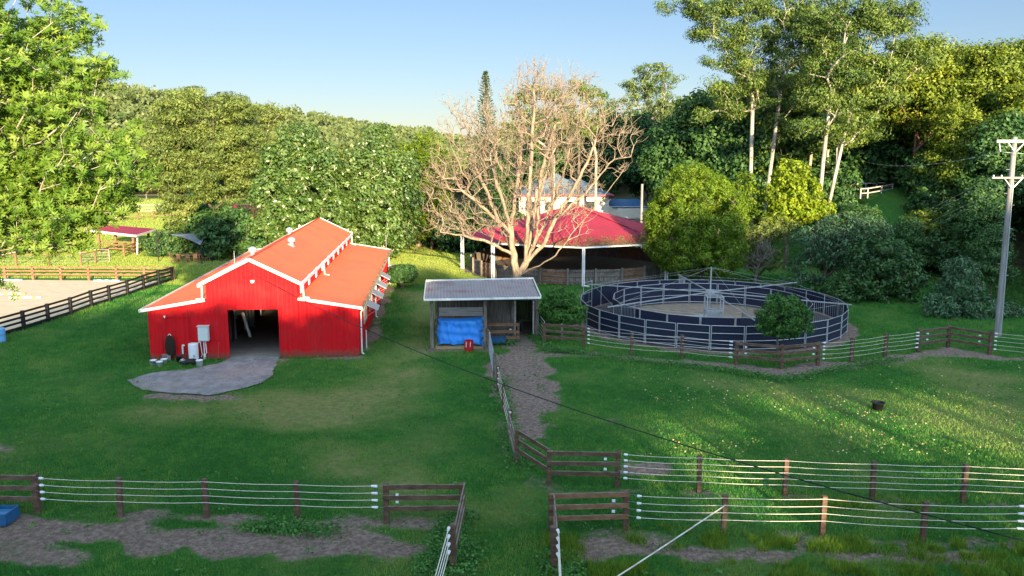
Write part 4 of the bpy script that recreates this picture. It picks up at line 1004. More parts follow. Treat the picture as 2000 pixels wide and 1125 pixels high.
# drive stand beside the mast
st = WC + Vector((.05, -.95, 0)); t = MB()
for x in (-.55, .55):
    for y in (-.4, .4): t.box((st.x + x, st.y + y, 1.0), (.09, .09, 2.0))
for z in (.12, 1.02, 1.95):
    for y in (-.4, .4): t.box((st.x, st.y + y, z), (1.0, .08, .09))
    for x in (-.55, .55): t.box((st.x + x, st.y, z), (.08, .70, .085))
t.build("drive_frame", M['galv'], hwk)
t = MB(); t.box((st.x - .05, st.y - .02, .72), (.86, .6, .34), rx=.2); t.box((st.x + .05, st.y, .38), (.6, .5, .25)); t.build("motor_housing", M['galv'], hwk)
# open outer gate at the left
a = 2 * math.pi * 11.6 / 28
t = MB(); p = WC + Vector((RO * math.cos(R(165)), RO * math.sin(R(165)), 0)); q = p + Vector((.75, 1.4, 0)); e = Vector((0, 0, 1))
for x in (p, q): t.tube(x + e * .1, x + e * 2.35, .025, n=6)
for z in (.15, .8, 1.5, 2.3): t.tube(p + e * z, q + e * z, .02, n=6)
t.build("entry_gate", M['galv'], hwk)

# ================================================================== HOUSE BEHIND
hs = thing("house", "cream walled house with blue grey metal roof behind the crimson yard roof", "house", (7.4, 120, 0))
t = MB(); t.box((7.4, 126, 2.75), (12.8, 12, 5.5)); t.build("wall", M['cream'], hs)
t = MB(); t.box((16.5, 125, 1.9), (5.6, 9, 3.8)); t.build("wall", M['cream'], hs)
def roof_piece(name, vs, fs, par, m_=M['blueroof']):
    t = MB(); t.add(vs, fs); o = t.build(name, m_, par); md = o.modifiers.new("t", 'SOLIDIFY'); md.thickness = .08; return o
x0, x1, y0, y1 = .5, 14.4, 119.3, 132.7
roof_piece("roof", [(x0, y0, 5.5), (x1, y0, 5.5), (x1, y1, 5.5), (x0, y1, 5.5), (4.2, 125.5, 7.5), (10.2, 125.5, 7.5)], [(0, 1, 5, 4), (1, 2, 5), (2, 3, 4, 5), (3, 0, 4)], hs)
roof_piece("roof", [(3.2, 121.8, 6.4), (9.8, 121.8, 6.4), (9.6, 129, 6.6), (3.4, 129, 6.6), (6.5, 124.0, 8.45), (6.5, 127.5, 8.45)], [(0, 1, 4), (1, 2, 5, 4), (2, 3, 5), (3, 0, 4, 5)], hs)
roof_piece("roof", [(14.3, 120.2, 3.75), (19.4, 120.2, 3.75), (19.4, 130, 4.35), (14.3, 130, 4.35)], [(0, 1, 2, 3)], hs, mat('blue_metal_roof', (.06, .17, .36), rough=.4, scale=(1, 1, 1)))
t = MB(); t.box((7.45, 119.2, 5.44), (13.95, .1, .18)); t.box((14.45, 125.9, 5.44), (.1, 13.3, .18)); t.build("fascia", M['redplastic'], hs)
t = MB(); t.box((18.0, 119.4, 2.9), (6.0, .3, 1.4)); t.build("parapet", M['cream'], hs)
for x in (2.6, 5.4, 8.2, 11.2):
    t = MB()
    for dx in (-.75, .75): t.box((x + dx, 119.96, 3.9), (.1, .12, 1.5))
    for dz in (-.72, .72): t.box((x, 119.96, 3.9 + dz), (1.4, .11, .1))
    o = t.build("window", M['white'], hs); t = MB(); t.box((x, 119.98, 3.9), (1.36, .05, 1.3)); t.build("pane", M['glass'], o)
wt = thing("steel_tank", "low blue grey round tank right of the house behind the yard roof", "tank", (16.8, 106, 0))
t = MB(); t.lathe((16.8, 106, 0), [(2.6, 0), (2.6, 1.9), (2.5, 2.0), (.001, 2.35)], 28); t.build("body", M['blueroof'], wt)
hp = thing("timber_post", "slim pale timber pole between the house and the round bright tree", "pole", (15.4, 100, 0))
t = MB(); t.tube((15.4, 100, 0), (15.4, 100, 7.85), .17, .14); t.build("shaft", M['pole'], hp)

# red building almost hidden under the big tree
rb_ = thing("red_shed", "red shed barely showing through the gaps under the big feathery tree", "shed", (-38, 116, 0))
t = MB(); t.box((-37, 118, 1.5), (4.6, 5, 3.0)); t.build("wall", M['red_wall'], rb_)
roof_piece("roof", [(-39.6, 115, 3.0), (-34.4, 115, 3.0), (-34.4, 118.2, 4.2), (-39.6, 118.2, 4.2), (-34.4, 121.2, 3.0), (-39.6, 121.2, 3.0)], [(0, 1, 2, 3), (3, 2, 4, 5)], rb_, M['pinkroof'])

# ================================================================== POWER POLE AND WIRES
pw = thing("power_pole", "tall grey timber power pole with two crossarms at the right edge of the paddock", "power pole", (31.6, 53.4, 0))
pb = Vector((31.6, 53.4, 0)); pt = A(1982, 268, 53.4)
t = MB(); t.tube(pb - Vector((0, 0, .2)), pt, .22, .15, 14); t.build("shaft", M['pole'], pw)
def on(z): return pb.lerp(pt, z / pt.z)
zt = pt.z - .25; zl = A(1966, 347, 53.4).z
for z, x0_, x1_, hh in ((zt, -1.25, 1.3, .17), (zl, -1.35, 1.6, .12)):
    c = on(z); t = MB(); t.box((c.x + (x0_ + x1_) / 2, c.y - .22, z), (x1_ - x0_, .12, hh)); t.build("crossarm", M['pole'] if z == zl else M['palewood'], pw)
    for s in (-1, 1):
        t = MB(); t.beam((c.x + s * .55, c.y - .24, z - .05), (c.x + s * .06, c.y - .2, z - .62), .03, .05); t.build("brace", M['galv'], pw)
ctop = on(zt)
for x in (-1.05, 1.1):
    t = MB(); p = Vector((ctop.x + x, ctop.y - .22, zt - .09))
    for i in range(6): t.lathe(p + Vector((x * -.02 * i, 0, -.09 - i * .085)), [(.001, .03), (.05, .02), (.055, 0), (.02, -.02), (.02, -.06)], 8)
    t.build("insulator", M['whiteplastic'], pw)
clow = on(zl)
for x in (-1.25, -.75, .55, 1.0, 1.45):
    t = MB(); t.lathe(Vector((clow.x + x, clow.y - .22, zl + .06)), [(.02, 0), (.05, .03), (.05, .07), (.03, .11), (.001, .13)], 8); t.build("insulator", M['whiteplastic'], pw)
for i in range(11):
    z = 3.2 + i * .75; c = on(z); s = 1 if i % 2 else -1
    t = MB(); t.tube((c.x + s * .16, c.y, z), (c.x + s * .36, c.y, z), .014, n=5); t.build("step_bolt", M['galv'], pw)
t = MB(); t.path([on(1.0) + Vector((.05, -.235, 0)), on(zl - .3) + Vector((.05, -.19, 0))], .03, 6); t.build("cable_duct", M['galv'], pw)
def wire(name, label, pts, r, m_=None, sag=0, cat="wire", n_=24, group=None):
    t = MB(); p, q = Vector(pts[0]), Vector(pts[-1]); ps = []
    for i in range(n_ + 1): f = i / n_; ps.append(p.lerp(q, f) + Vector((0, 0, -sag * 4 * f * (1 - f))))
    t.path(ps, r, 5); o = t.build(name, m_ or M['wire'], smooth=True); return tag(o, label, cat, group)
wire("overhead_wire", "high thin wire from the pole's top insulator to the wooded hill", [(ctop.x - 1.0, ctop.y - .22, zt - .65), A(1630, 290, 125)], .016, M['galv'], 1.6, n_=30)
wire("overhead_wire", "thin wire passing behind the pole top towards the right edge", [(ctop.x - 1.0, ctop.y - .22, zt - .65), (ctop.x + 14, ctop.y - 6, zt - .9)], .014, M['galv'], .3)
gw_ = "wires from the lower crossarm"
for i, (x, q) in enumerate(((-1.25, (1700, 440, 118)), (-.75, (1690, 455, 118)), (.55, (1690, 470, 118)), (1.0, (1690, 485, 116)))):
    wire("overhead_wire", ["topmost of the wires falling from the lower crossarm to the forest", "second wire down from the lower crossarm to the forest", "third wire down from the lower crossarm to the forest", "lowest wire from the lower crossarm to the forest"][i], [(clow.x + x, clow.y - .22, zl + .15), A(*q)], .014, M['galv'], .8, group=gw_)
# black service cable from the barn gable across the paddock
cb0 = Vector((-15.0, 46.7, 5.35))
def ray_plane(px, py, p, q):            # where the sight line meets the vertical plane through plan points p, q
    v = (py - 562.5) / FPX; u = (px - 1000) / FPX; d = Vector((u, _c - v * _s, -(_s + v * _c))); nn = Vector((q[1] - p[1], p[0] - q[0]))
    t = (nn.x * p[0] + nn.y * p[1]) / (nn.x * d.x + nn.y * d.y); return Vector((0, 0, CAM_H)) + d * t
t = MB(); ps = []
for i in range(41):
    y = 46.7 + (5.5 - 46.7) * i / 40; x = -15.0 + (11 + 15.0) * (46.7 - y) / (46.7 - 17); ps.append(Vector((x, y, 3.33 + .0045 * (y - 25.5) ** 2)))
t.path(ps, .019, 6); tag(t.build("service_cable", M['wire'], smooth=True), "long sagging black cable from the barn gable across the whole paddock", "cable")
wp = Vector((pB[0][0], pB[0][1] - .12, 1.05)); wq = G(1205, 1125, 1.25); wq = wp + (wq - wp) * 1.35
wire("white_rope", "thick white rope slanting from a front fence post out of the picture's bottom", [wp, wq], .022, M['rope'], .03, "rope", 8)
# rubber tub, blue trough
g = G(1714, 800); tb_ = thing("feed_tub", "black rubber feed tub standing alone in the right paddock", "tub", g)
t = MB(); t.lathe((0, 0, 0), [(.001, .01), (.22, .01), (.27, .36), (.295, .37), (.295, .33), (.27, .33)], 20); t.lathe((0, 0, 0), [(.26, .35), (.21, .06), (.001, .06)], 20); t.build("body", M['blackplastic'], tb_, local=True, smooth=True)
for s in (-1, 1):
    t = MB(); t.path([(s * (.28 + .07 * math.sin(a)), .09 * math.cos(a), .33 + .04 * math.sin(a)) for a in np.linspace(0, math.pi, 7)], .014, 5); t.build("handle", M['blackplastic'], tb_, local=True)
bt = thing("water_trough", "open blue trough standing by the left timber fence panel", "trough", (-17.0, 25.7, 0))
t = MB()
t.box((-17.0, 25.75, .05), (1.5, .75, .06))
for dx, dy, sx, sy in ((0, .36, 1.5, .05), (0, -.36, 1.5, .05), (.74, 0, .05, .67), (-.74, 0, .05, .67)): t.box((-17.0 + dx, 25.75 + dy, .22), (sx, sy, .38))
t.build("tub", M['blueplastic'], bt)
t = MB(); t.box((-17.3, 25.8, .44), (.75, .82, .05), rx=.25); t.build("lid", M['blueplastic'], bt)
t = MB(); t.box((-16.7, 25.75, .30), (.8, .6, .01)); t.build("water", mat("trough_water", (.05, .20, .38), rough=.1, scale=(2, 2, 2), bump=.05), bt)

# hillside road railing
rr = thing("road_railing", "white timber railing along the shaded road on the wooded slope", "railing", (38, 94, 7.5))
def rail_line(pts, h=1.15):
    for x, y, z in pts:
        t = MB(); t.box((x, y, z + h / 2), (.12, .12, h)); t.build("post", M['palewood'], rr)
    for p, q in zip(pts[:-1], pts[1:]):
        for dz in (h - .08, h * .5):
            t = MB(); t.beam((p[0], p[1] - .12, p[2] + dz), (q[0], q[1] - .12, q[2] + dz), .06, .11); t.build("rail", M['palewood'], rr)
p0 = [A(1680, 388, 92), A(1694, 387, 93), A(1721, 382, 95), A(1742, 378, 97)]
rail_line([(p.x, p.y, p.z) for p in p0])
p1 = [A(1662, 378, 98), A(1690, 376, 99), A(1711, 375, 100), A(1730, 374, 101), A(1748, 373, 102)]
rail_line([(p.x, p.y, p.z) for p in p1])
t = MB(); t.add([p0[0] + Vector((-3, 0, -.05)), p0[-1] + Vector((.5, 0, -.05)), p1[-1] + Vector((6, 1, -.1)), p1[0] + Vector((-6, 1, -.1))], [(0, 1, 2, 3)]); tag(t.build("road", M['road']), kind="structure")
ml = thing("roadside_mailbox", "small white box on a post at the right end of the road railing", "mailbox", A(1758, 372, 101)); ml.location.z -= 0
t = MB(); t.box((0, 0, .5), (.1, .1, 1.0)); t.build("post", M['greywood'], ml, local=True); t = MB(); t.box((0, 0, 1.15), (.7, .5, .45)); t.build("box", M['white'], ml, local=True)

# ================================================================== VEGETATION
def rot_frames(d):
    d = d / np.maximum(np.linalg.norm(d, axis=1, keepdims=True), 1e-9)
    a = np.where(np.abs(d[:, 2:3]) < .9, np.array([[0, 0, 1.]]), np.array([[1., 0, 0]]))
    u = np.cross(d, a); u /= np.maximum(np.linalg.norm(u, axis=1, keepdims=True), 1e-9); return d, u, np.cross(d, u)
def grow(root_pts, tips, bf=.4, seg=1.0, wob=.08, rng=RNG, droop=0.0, stems=()):
    """branch skeleton: every tip joins the nearest place on the tree, weighing the way back to the root"""
    pos = [np.array(p, float) for p in root_pts]; par = [-1] + list(range(len(root_pts) - 1)); pl = [0.0]
    for i in range(1, len(pos)): pl.append(pl[-1] + np.linalg.norm(pos[i] - pos[i - 1]))
    for st_ in stems:
        st_ = [np.array(p, float) for p in st_]; j = int(np.argmin([np.linalg.norm(p - st_[0]) for p in pos]))
        for q in st_[1:]:
            a = pos[j]; m_ = max(1, int(np.linalg.norm(q - a) / seg)); 
            for f in range(1, m_ + 1): pos.append(a + (q - a) * f / m_ + rng.normal(0, .05, 3)); par.append(j); pl.append(pl[j] + np.linalg.norm(q - a) / m_ * .5); j = len(pos) - 1
    cap_ = len(pos) + len(tips) * 14; PA = np.zeros((cap_, 3)); PL = np.zeros(cap_); n = len(pos)
    PA[:n] = pos; PL[:n] = pl; tipi = []
    order = np.argsort(np.linalg.norm(tips - PA[0], axis=1))
    for k in order:
        p = tips[k]; d = np.linalg.norm(PA[:n] - p, axis=1); up = np.maximum(0, PA[:n, 2] - p[2] - .2)
        j = int(np.argmin(d + bf * PL[:n] + up * 1.2)); a = PA[j]; L_ = d[j]; m_ = max(1, min(12, int(L_ / seg))); prev = j
        side_ = rng.normal(0, 1, 3) * wob * L_
        for s in range(1, m_ + 1):
            f = s / m_; q = a + (p - a) * f + side_ * math.sin(f * math.pi) + np.array([0, 0, .18 * L_ * math.sin(f * math.pi)]) * (1 - droop)
            if n >= cap_: break
            PA[n] = q; PL[n] = PL[prev] + L_ / m_; par.append(prev); prev = n; n += 1
        tipi.append(prev)
    return PA[:n].copy(), np.array(par[:n]), np.array(tipi)
def radii(P_, par, r_tip, e=2.4, rmax=None):
    n = len(P_); r = np.zeros(n); has = np.zeros(n, bool)
    for i in range(n - 1, 0, -1):
        if r[i] == 0: r[i] = r_tip ** e
        r[par[i]] += r[i]
    r = r ** (1 / e)
    if rmax: r = np.minimum(r, rmax) if rmax > 0 else r
    return r
def limb_mesh(name, P_, par, r, mat_, thick=.08, flare=None):
    idx = np.arange(1, len(P_)); p0 = P_[par[idx]]; p1 = P_[idx]; r1 = r[idx]; r0 = np.minimum(r[par[idx]], r1 * 1.45)
    out = []; F_ = []; base = 0
    for sel, k in ((r1 >= thick, 9), (r1 < thick, 4)):
        if not sel.any(): continue
        d, u, v = rot_frames(p1[sel] - p0[sel]); ln = np.linalg.norm(p1[sel] - p0[sel], axis=1, keepdims=True)
        a = np.arange(k) * 2 * np.pi / k; ca, sa = np.cos(a)[None, :, None], np.sin(a)[None, :, None]
        ring_ = u[:, None, :] * ca + v[:, None, :] * sa
        A0 = (p0[sel] - d * r1[sel, None] * .2)[:, None, :] + ring_ * r0[sel][:, None, None]; A1 = (p1[sel] + d * r1[sel, None] * .25)[:, None, :] + ring_ * r1[sel][:, None, None]
        V_ = np.concatenate([A0, A1], 1); m_ = len(V_); V_ = V_.reshape(-1, 3)
        i = np.arange(k); q = np.stack([i, (i + 1) % k, k + (i + 1) % k, k + i], -1)
        F_.append((q[None] + (np.arange(m_) * 2 * k)[:, None, None]).reshape(-1, 4) + base); out.append(V_); base += len(V_)
    return np_mesh(name, np.concatenate(out), np.concatenate(F_), mat_, smooth=True)
def leaf_mesh(name, C, D, size, aspect, mat_, tint, rng=RNG, fold=.25, jitter=.35, face=None, loose=1.0):
    """one bent leaf per centre C pointing along D"""
    n = len(C); size = size * (1 + rng.uniform(-jitter, jitter, n)); D = D + rng.normal(0, .25 * loose, (n, 3))
    if face is None: d, u, v = rot_frames(D); roll = rng.uniform(0, 2 * np.pi, n)[:, None]; w = u * np.cos(roll) + v * np.sin(roll); nn = np.cross(d, w)
    else:
        nn, u, v = rot_frames(face + rng.normal(0, .38 * loose, (n, 3))); d = D - nn * np.sum(D * nn, 1, keepdims=True) + rng.normal(0, .5 * loose, (n, 3)); d -= nn * np.sum(d * nn, 1, keepdims=True)
        d /= np.maximum(np.linalg.norm(d, axis=1, keepdims=True), 1e-6); w = np.cross(nn, d)
    L_ = size[:, None]; W_ = (size * aspect)[:, None]
    a = C - d * L_ * .5; c = C + d * L_ * .5; m1 = C + w * W_ * .5 + nn * L_ * fold * .3; m2 = C - w * W_ * .5 + nn * L_ * fold * .3
    V_ = np.stack([a, m1, c, m2], 1).reshape(-1, 3); F_ = np.arange(4 * n).reshape(n, 4)
    return np_mesh(name, V_, F_, mat_, tint=tint)
def sample_lobes(lobes, n, rng, shell=.55, minz=None):
    w = np.array([(l[3] * l[4] * l[5]) ** .75 for l in lobes]); w /= w.sum(); k = rng.choice(len(lobes), n, p=w); Lb = np.array(lobes)[k]
    d = rng.normal(0, 1, (n, 3)); d /= np.linalg.norm(d, axis=1, keepdims=True); r = rng.uniform(shell, 1, n) ** .6
    return Lb[:, :3] + d * Lb[:, 3:6] * r[:, None]
def tree_meshes(key, lobes, nclus, cr, nleaf, lsize, aspect, lm, bark, trunk=None, bf=.35, rtip=.025, e=2.4, flat=.6, shell=.5, seed=1, fold=.3, droop=0., up=.3, inner=.12, rmax=None, stem=None, whorl=0):
    """returns (wood mesh, crown mesh); base at the local origin"""
    rng = np.random.default_rng(seed); tips = sample_lobes(lobes, nclus, rng, shell)
    trunk = trunk if trunk is not None else [(0, 0, -.3), (0, 0, .8), (.05, .03, 1.8)]
    Pn, par, tipi = grow(trunk, tips, bf=bf, rng=rng); r = radii(Pn, par, rtip, e, rmax)
    wood = limb_mesh(key + "_wood", Pn, par, r, bark)
    C = Pn[tipi]; ctr = np.array(lobes)[:, :3].mean(0); cs = cr * rng.uniform(.65, 1.3, len(C)); ct = rng.uniform(-.27, .27, len(C))
    k = np.repeat(np.arange(len(C)), nleaf); n = len(k); d = rng.normal(0, 1, (n, 3)); d /= np.linalg.norm(d, axis=1, keepdims=True)
    rad = rng.uniform(inner, 1, n) ** .55; off = d * rad[:, None] * cs[k][:, None]; off[:, 2] *= flat
    Pc = C[k] + off; out = (C[k] - ctr); out /= np.maximum(np.linalg.norm(out, axis=1, keepdims=True), 1e-6)
    D = d * .3 + out * .4 + np.array([0, 0, up * .5]) * (1 - droop) + np.array([0, 0, -1.0]) * (.35 + droop)
    tint = np.clip(.5 + ct[k] + rng.normal(0, .13, n) + .10 * d[:, 2], 0, 1)
    if whorl:                                            # rosettes: leaves radiate from a common point
        m_ = n // whorl; rc = Pc[:m_ * whorl:whorl]; Pc = np.repeat(rc, whorl, 0); kk = np.tile(np.arange(whorl), m_); a = kk * 2 * np.pi / whorl + np.repeat(rng.uniform(0, 6.28, m_), whorl)
        ax_ = np.repeat(rng.normal(0, .45, (m_, 3)) + np.array([.25, -.55, .75]), whorl, 0); ax_, u_, v_ = rot_frames(ax_)
        rd = u_ * np.cos(a)[:, None] + v_ * np.sin(a)[:, None]; D = rd + ax_ * .45; D /= np.linalg.norm(D, axis=1, keepdims=True)
        Pc = Pc + D * lsize * .55; tint = np.clip(np.repeat(tint[:m_ * whorl:whorl], whorl) + rng.normal(0, .08, len(Pc)), 0, 1)
        crown = leaf_mesh(key + "_leaves", Pc, D, lsize, aspect, lm, tint, rng, fold, face=ax_ - rd * .45, loose=.35)
    else:
        crown = leaf_mesh(key + "_leaves", Pc, D, lsize, aspect, lm, tint, rng, fold, face=d + out * .25 + np.array([0, 0, .25]))
    return wood, crown
LIB = {}
def plant(name, key, x, y, label, cat="tree", s=1.0, rz=None, z=None, group=None, sx=None):
    wood, crown = LIB[key]; z = hz(x, y) if z is None else z
    t = thing(name, label, cat, (x, y, z - .05), random.random() * 6.28 if rz is None else rz, group)
    t.scale = (s * (sx or 1), s * (sx or 1), s)
    a = link("trunk", wood, t); b_ = link("crown" if cat != "shrub" else "foliage", crown, t); return t

# --- library of forms
def lob(*a): return list(a)
rs = np.random.default_rng(5)
def lumpy(h, r, n, base=.35, seed=0, top=.9):
    q = np.random.default_rng(seed); out = [(0, 0, h * .66, r * .62, r * .62, h * .30)]
    for i in range(n):
        a = q.uniform(0, 6.28); zz = q.uniform(base, top); rr = r * (.62 * math.sin(min(1, max(.12, (1.02 - zz) * 1.5)) * 1.57)); s = r * q.uniform(.28, .45)
        out.append((rr * math.cos(a), rr * math.sin(a), h * zz - s * .3, s, s, s * .8))
    return out
LIB['forest1'] = tree_meshes('forest1', lumpy(17, 5.2, 13, .30, 1), 260, 1.35, 66, .42, .6, L['deep'], M['bark'], trunk=[(0, 0, -.4), (.1, 0, 3), (.2, .1, 6)], seed=21, flat=.7)
LIB['forest2'] = tree_meshes('forest2', lumpy(15, 4.4, 11, .28, 2), 240, 1.2, 66, .38, .65, L['deep'], M['bark'], trunk=[(0, 0, -.4), (-.1, 0, 2.5), (-.2, .1, 5)], seed=22, flat=.8)
LIB['forest3'] = tree_meshes('forest3', lumpy(19, 5.0, 12, .42, 3), 300, 1.2, 40, .50, .45, L['gum'], M['gumbark'], trunk=[(0, 0, -.4), (.2, 0, 4), (.3, .2, 8)], seed=23, flat=.65)
LIB['sunny'] = tree_meshes('sunny', lumpy(17, 5.0, 15, .30, 4), 260, 1.4, 90, .34, .55, L['yellow'], M['redbark'], trunk=[(0, 0, -.4), (.1, 0, 4), (0, .2, 8), (0, .1, 11)], seed=24, flat=.62)
LIB['bush'] = tree_meshes('bush', [(0, 0, 1.6, 2.2, 2.2, 1.5), (1.3, .4, 1.3, 1.4, 1.4, 1.1), (-1.2, -.5, 1.2, 1.5, 1.4, 1.1)], 150, .6, 34, .26, .5, L['deep'], M['bark'], trunk=[(0, 0, -.2), (0, 0, .4)], seed=25)
LIB['darkbush'] = tree_meshes('darkbush', [(0, 0, 2.2, 2.6, 2.6, 2.2), (1.5, .4, 1.6, 1.8, 1.6, 1.6), (-1.6, -.5, 1.5, 1.7, 1.6, 1.5)], 190, .8, 34, .36, .5, L['deep'], M['bark'], trunk=[(0, 0, -.2), (0, 0, .6)], seed=26)
def W(base, px, py, rx, rz, dy=0.0, ry=None):
    p = A(px, py, base[1] + dy); return (p.x - base[0], dy, p.z - base[2], rx, ry or rx, rz)
def unique(name, base, lobes, label, cat="tree", group=None, **kw):
    base = (base[0], base[1], hz(base[0], base[1])); lb = [W(base, *q) for q in lobes]
    kw.setdefault('seed', int(abs(base[0] * 31 + base[1] * 7)) + 3)
    wood, crown = tree_meshes(name + str(kw['seed']), lb, **kw)
    t = thing(name, label, cat, base, 0, group); link("trunk" if cat == "tree" else "stem", wood, t); link("crown" if cat == "tree" else "foliage", crown, t); return t

# left foreground tree with whorled leaves in flat tiers
base = (-20.2, 26.0)
unique("broadleaf_tree", base, [(20, 20, 2.6, 1.0), (70, 75, 1.9, .75, 1), (10, 110, 2.2, .8, -1), (95, 150, 2.1, .55), (165, 140, 1.1, .45), (40, 215, 2.2, 1.0, 1), (120, 205, 1.2, .4, -1), (185, 262, 1.4, .6, -.5),
    (90, 300, 2.4, 1.1, .5), (205, 325, 1.4, .8, -1), (50, 360, 2.4, 1.1), (150, 375, 2.1, .9, 1), (225, 380, .8, .5), (50, 425, 2.2, .8, -1), (165, 425, 1.4, .5), (50, 470, 1.5, .5, .4), (-60, 300, 2.6, 2.0), (-60, 120, 2.6, 1.6), (-10, 560, .5, .3), (225, 290, .8, .5), (150, 480, .7, .25)],
    "big near broadleaf tree reaching in from the left edge with whorled bright leaves", nclus=1050, cr=.38, nleaf=49, whorl=7, lsize=.18, aspect=.33, lm=L['left'], bark=M['gumbark'],
    trunk=[(0, 0, -.3), (.2, 0, 3), (.1, .1, 6), (.5, 0, 8.5), (1.0, -.1, 11), (1.4, 0, 14)], bf=.45, rtip=.009, e=2.35, flat=.8, shell=.3, up=.15, inner=.35, fold=.25, rmax=.2)

# big feathery tree over the shade sail
unique("feathery_tree", (-34.6, 97), [(400, 215, 5, 2.6), (350, 215, 2.6, 1.6), (455, 215, 2.6, 1.6), (335, 290, 3.4, 2.4), (410, 300, 5, 3.4), (480, 285, 3.4, 2.6), (320, 350, 2.7, 2.0), (370, 370, 3.0, 2.2, -2), (430, 360, 3.0, 2.2, -2), (500, 350, 2.6, 2.2), (345, 415, 2.0, 1.5, -2), (330, 250, 2.4, 1.8)],
    "very large feathery mid green tree behind the shade sail", nclus=520, cr=1.2, nleaf=130, inner=.35, lsize=.30, aspect=.42, lm=L['feather'], bark=M['bark'], trunk=[(0, 0, -.4), (.1, 0, 2.5), (.2, 0, 5), (.1, 0, 8)], bf=.4, rtip=.016, flat=.42, shell=.55, rmax=.55)
unique("wispy_tree", (-29.5, 106), [(505, 225, 3.2, 1.6), (540, 235, 2.0, 1.2), (470, 225, 2.2, 1.3), (520, 290, 3.0, 2.4), (500, 360, 3, 2.5)],
    "wispy tree with open top between the feathery tree and the pale branched pair", nclus=260, cr=.8, nleaf=46, lsize=.32, aspect=.35, lm=L['feather'], bark=M['gumbark'], bf=.4, rtip=.03, flat=.6, shell=.3)
pk = dict(nclus=700, cr=.75, nleaf=46, lsize=.34, aspect=.55, lm=L['glossy'], bark=M['gumbark'], bf=.28, rtip=.016, e=2.15, flat=.85, shell=.35, up=.5, rmax=.22)
unique("glossy_tree", (-21.2, 88), [(585, 270, 2.2, 1.8), (560, 320, 3.0, 2.4), (620, 320, 2.8, 2.4), (545, 380, 3.1, 2.4), (610, 390, 3.6, 2.6), (540, 435, 2.8, 2.0), (640, 420, 2.6, 2.2), (585, 460, 3.0, 1.8)],
    "glossy leaved tree with pale branches behind the barn ridge, the left one of the pair", trunk=[(0, 0, -.3), (-.1, 0, 1.0), (-.2, 0, 2.5)], **pk)
unique("glossy_tree", (-13.8, 90), [(735, 275, 1.6, 1.8), (720, 320, 2.6, 2.3), (770, 330, 2.6, 2.3), (690, 370, 2.4, 2.0), (745, 390, 3.6, 2.8), (795, 390, 2.2, 2.2), (700, 430, 2.6, 2.2), (765, 450, 2.9, 1.9), (740, 475, 3.2, 1.2)],
    "glossy leaved tree with pale branches, the right one of the pair behind the barn", trunk=[(0, 0, -.3), (-.1, 0, 1.0), (.1, 0, 2.5)], **pk)
unique("leafy_tree", (-15.5, 99), [(655, 325, 2.4, 2.0), (665, 370, 2.6, 2.6)], "tree filling the gap behind the two glossy leaved trees", nclus=240, cr=.9, nleaf=44, lsize=.34, aspect=.5, lm=L['feather'], bark=M['bark'], flat=.7, shell=.4)
unique("leafy_tree", (-9.6, 100), [(835, 285, 1.7, 1.8), (825, 340, 2.3, 2.4), (850, 380, 2.5, 2.4), (830, 430, 2.5, 2.2), (860, 330, 2.0, 2.2), (800, 300, 1.7, 1.5)],
    "bright green upright tree between the glossy pair and the bare tree", nclus=340, cr=.8, nleaf=50, lsize=.32, aspect=.35, lm=L['bright'], bark=M['bark'], flat=.75, shell=.45)

# bare tree (thousands of twigs, no leaves)
def bare(name, base, lobes, label, n1, n2, tr, rtip, e, bf, trunk, m_=M['deadbark'], seed=9, stems=(), rmax=None):
    rng = np.random.default_rng(seed); base = (base[0], base[1], hz(base[0], base[1])); lb = [W(base, *q) for q in lobes]
    stems = [[W(base, a_, b_, 0, 0, dy_)[:3] for a_, b_, dy_ in st_] for st_ in stems]; tips = sample_lobes(lb, n1, rng, .15); tips = tips[tips[:, 2] > 1.2]
    Pn, par, tipi = grow(trunk, tips, bf=bf, seg=.55, wob=.06, rng=rng, stems=stems)
    c = Pn[tipi]; ctr = np.array([0, 0, 2.0]); k = np.repeat(np.arange(len(c)), n2); out = c[k] - ctr; out /= np.linalg.norm(out, axis=1, keepdims=True)
    t2 = c[k] + out * rng.uniform(.25, tr, (len(k), 1)) + rng.normal(0, tr * .42, (len(k), 3)) + np.array([0, 0, .15])
    # twigs: short crooked two piece sprays
    P_ = [Pn]; pr = [par]; n = len(Pn); j = tipi[k]; mid = (c[k] + t2) / 2 + rng.normal(0, .10, t2.shape)
    P_.append(mid); pr.append(j); P_.append(t2); pr.append(np.arange(n, n + len(k)))
    Pn = np.concatenate(P_); par = np.concatenate(pr).astype(int)
    nb = n + 2 * len(k); f = rng.choice(np.arange(n, nb), len(k)); t3 = Pn[f] + rng.normal(0, .28, (len(k), 3)) + np.array([0, 0, .22]); Pn = np.concatenate([Pn, t3]); par = np.concatenate([par, f])
    r = radii(Pn, par, rtip, e, rmax); me = limb_mesh(name, Pn, par, r, m_)
    t = thing(name, label, "tree", base); link("trunk", me, t); return t
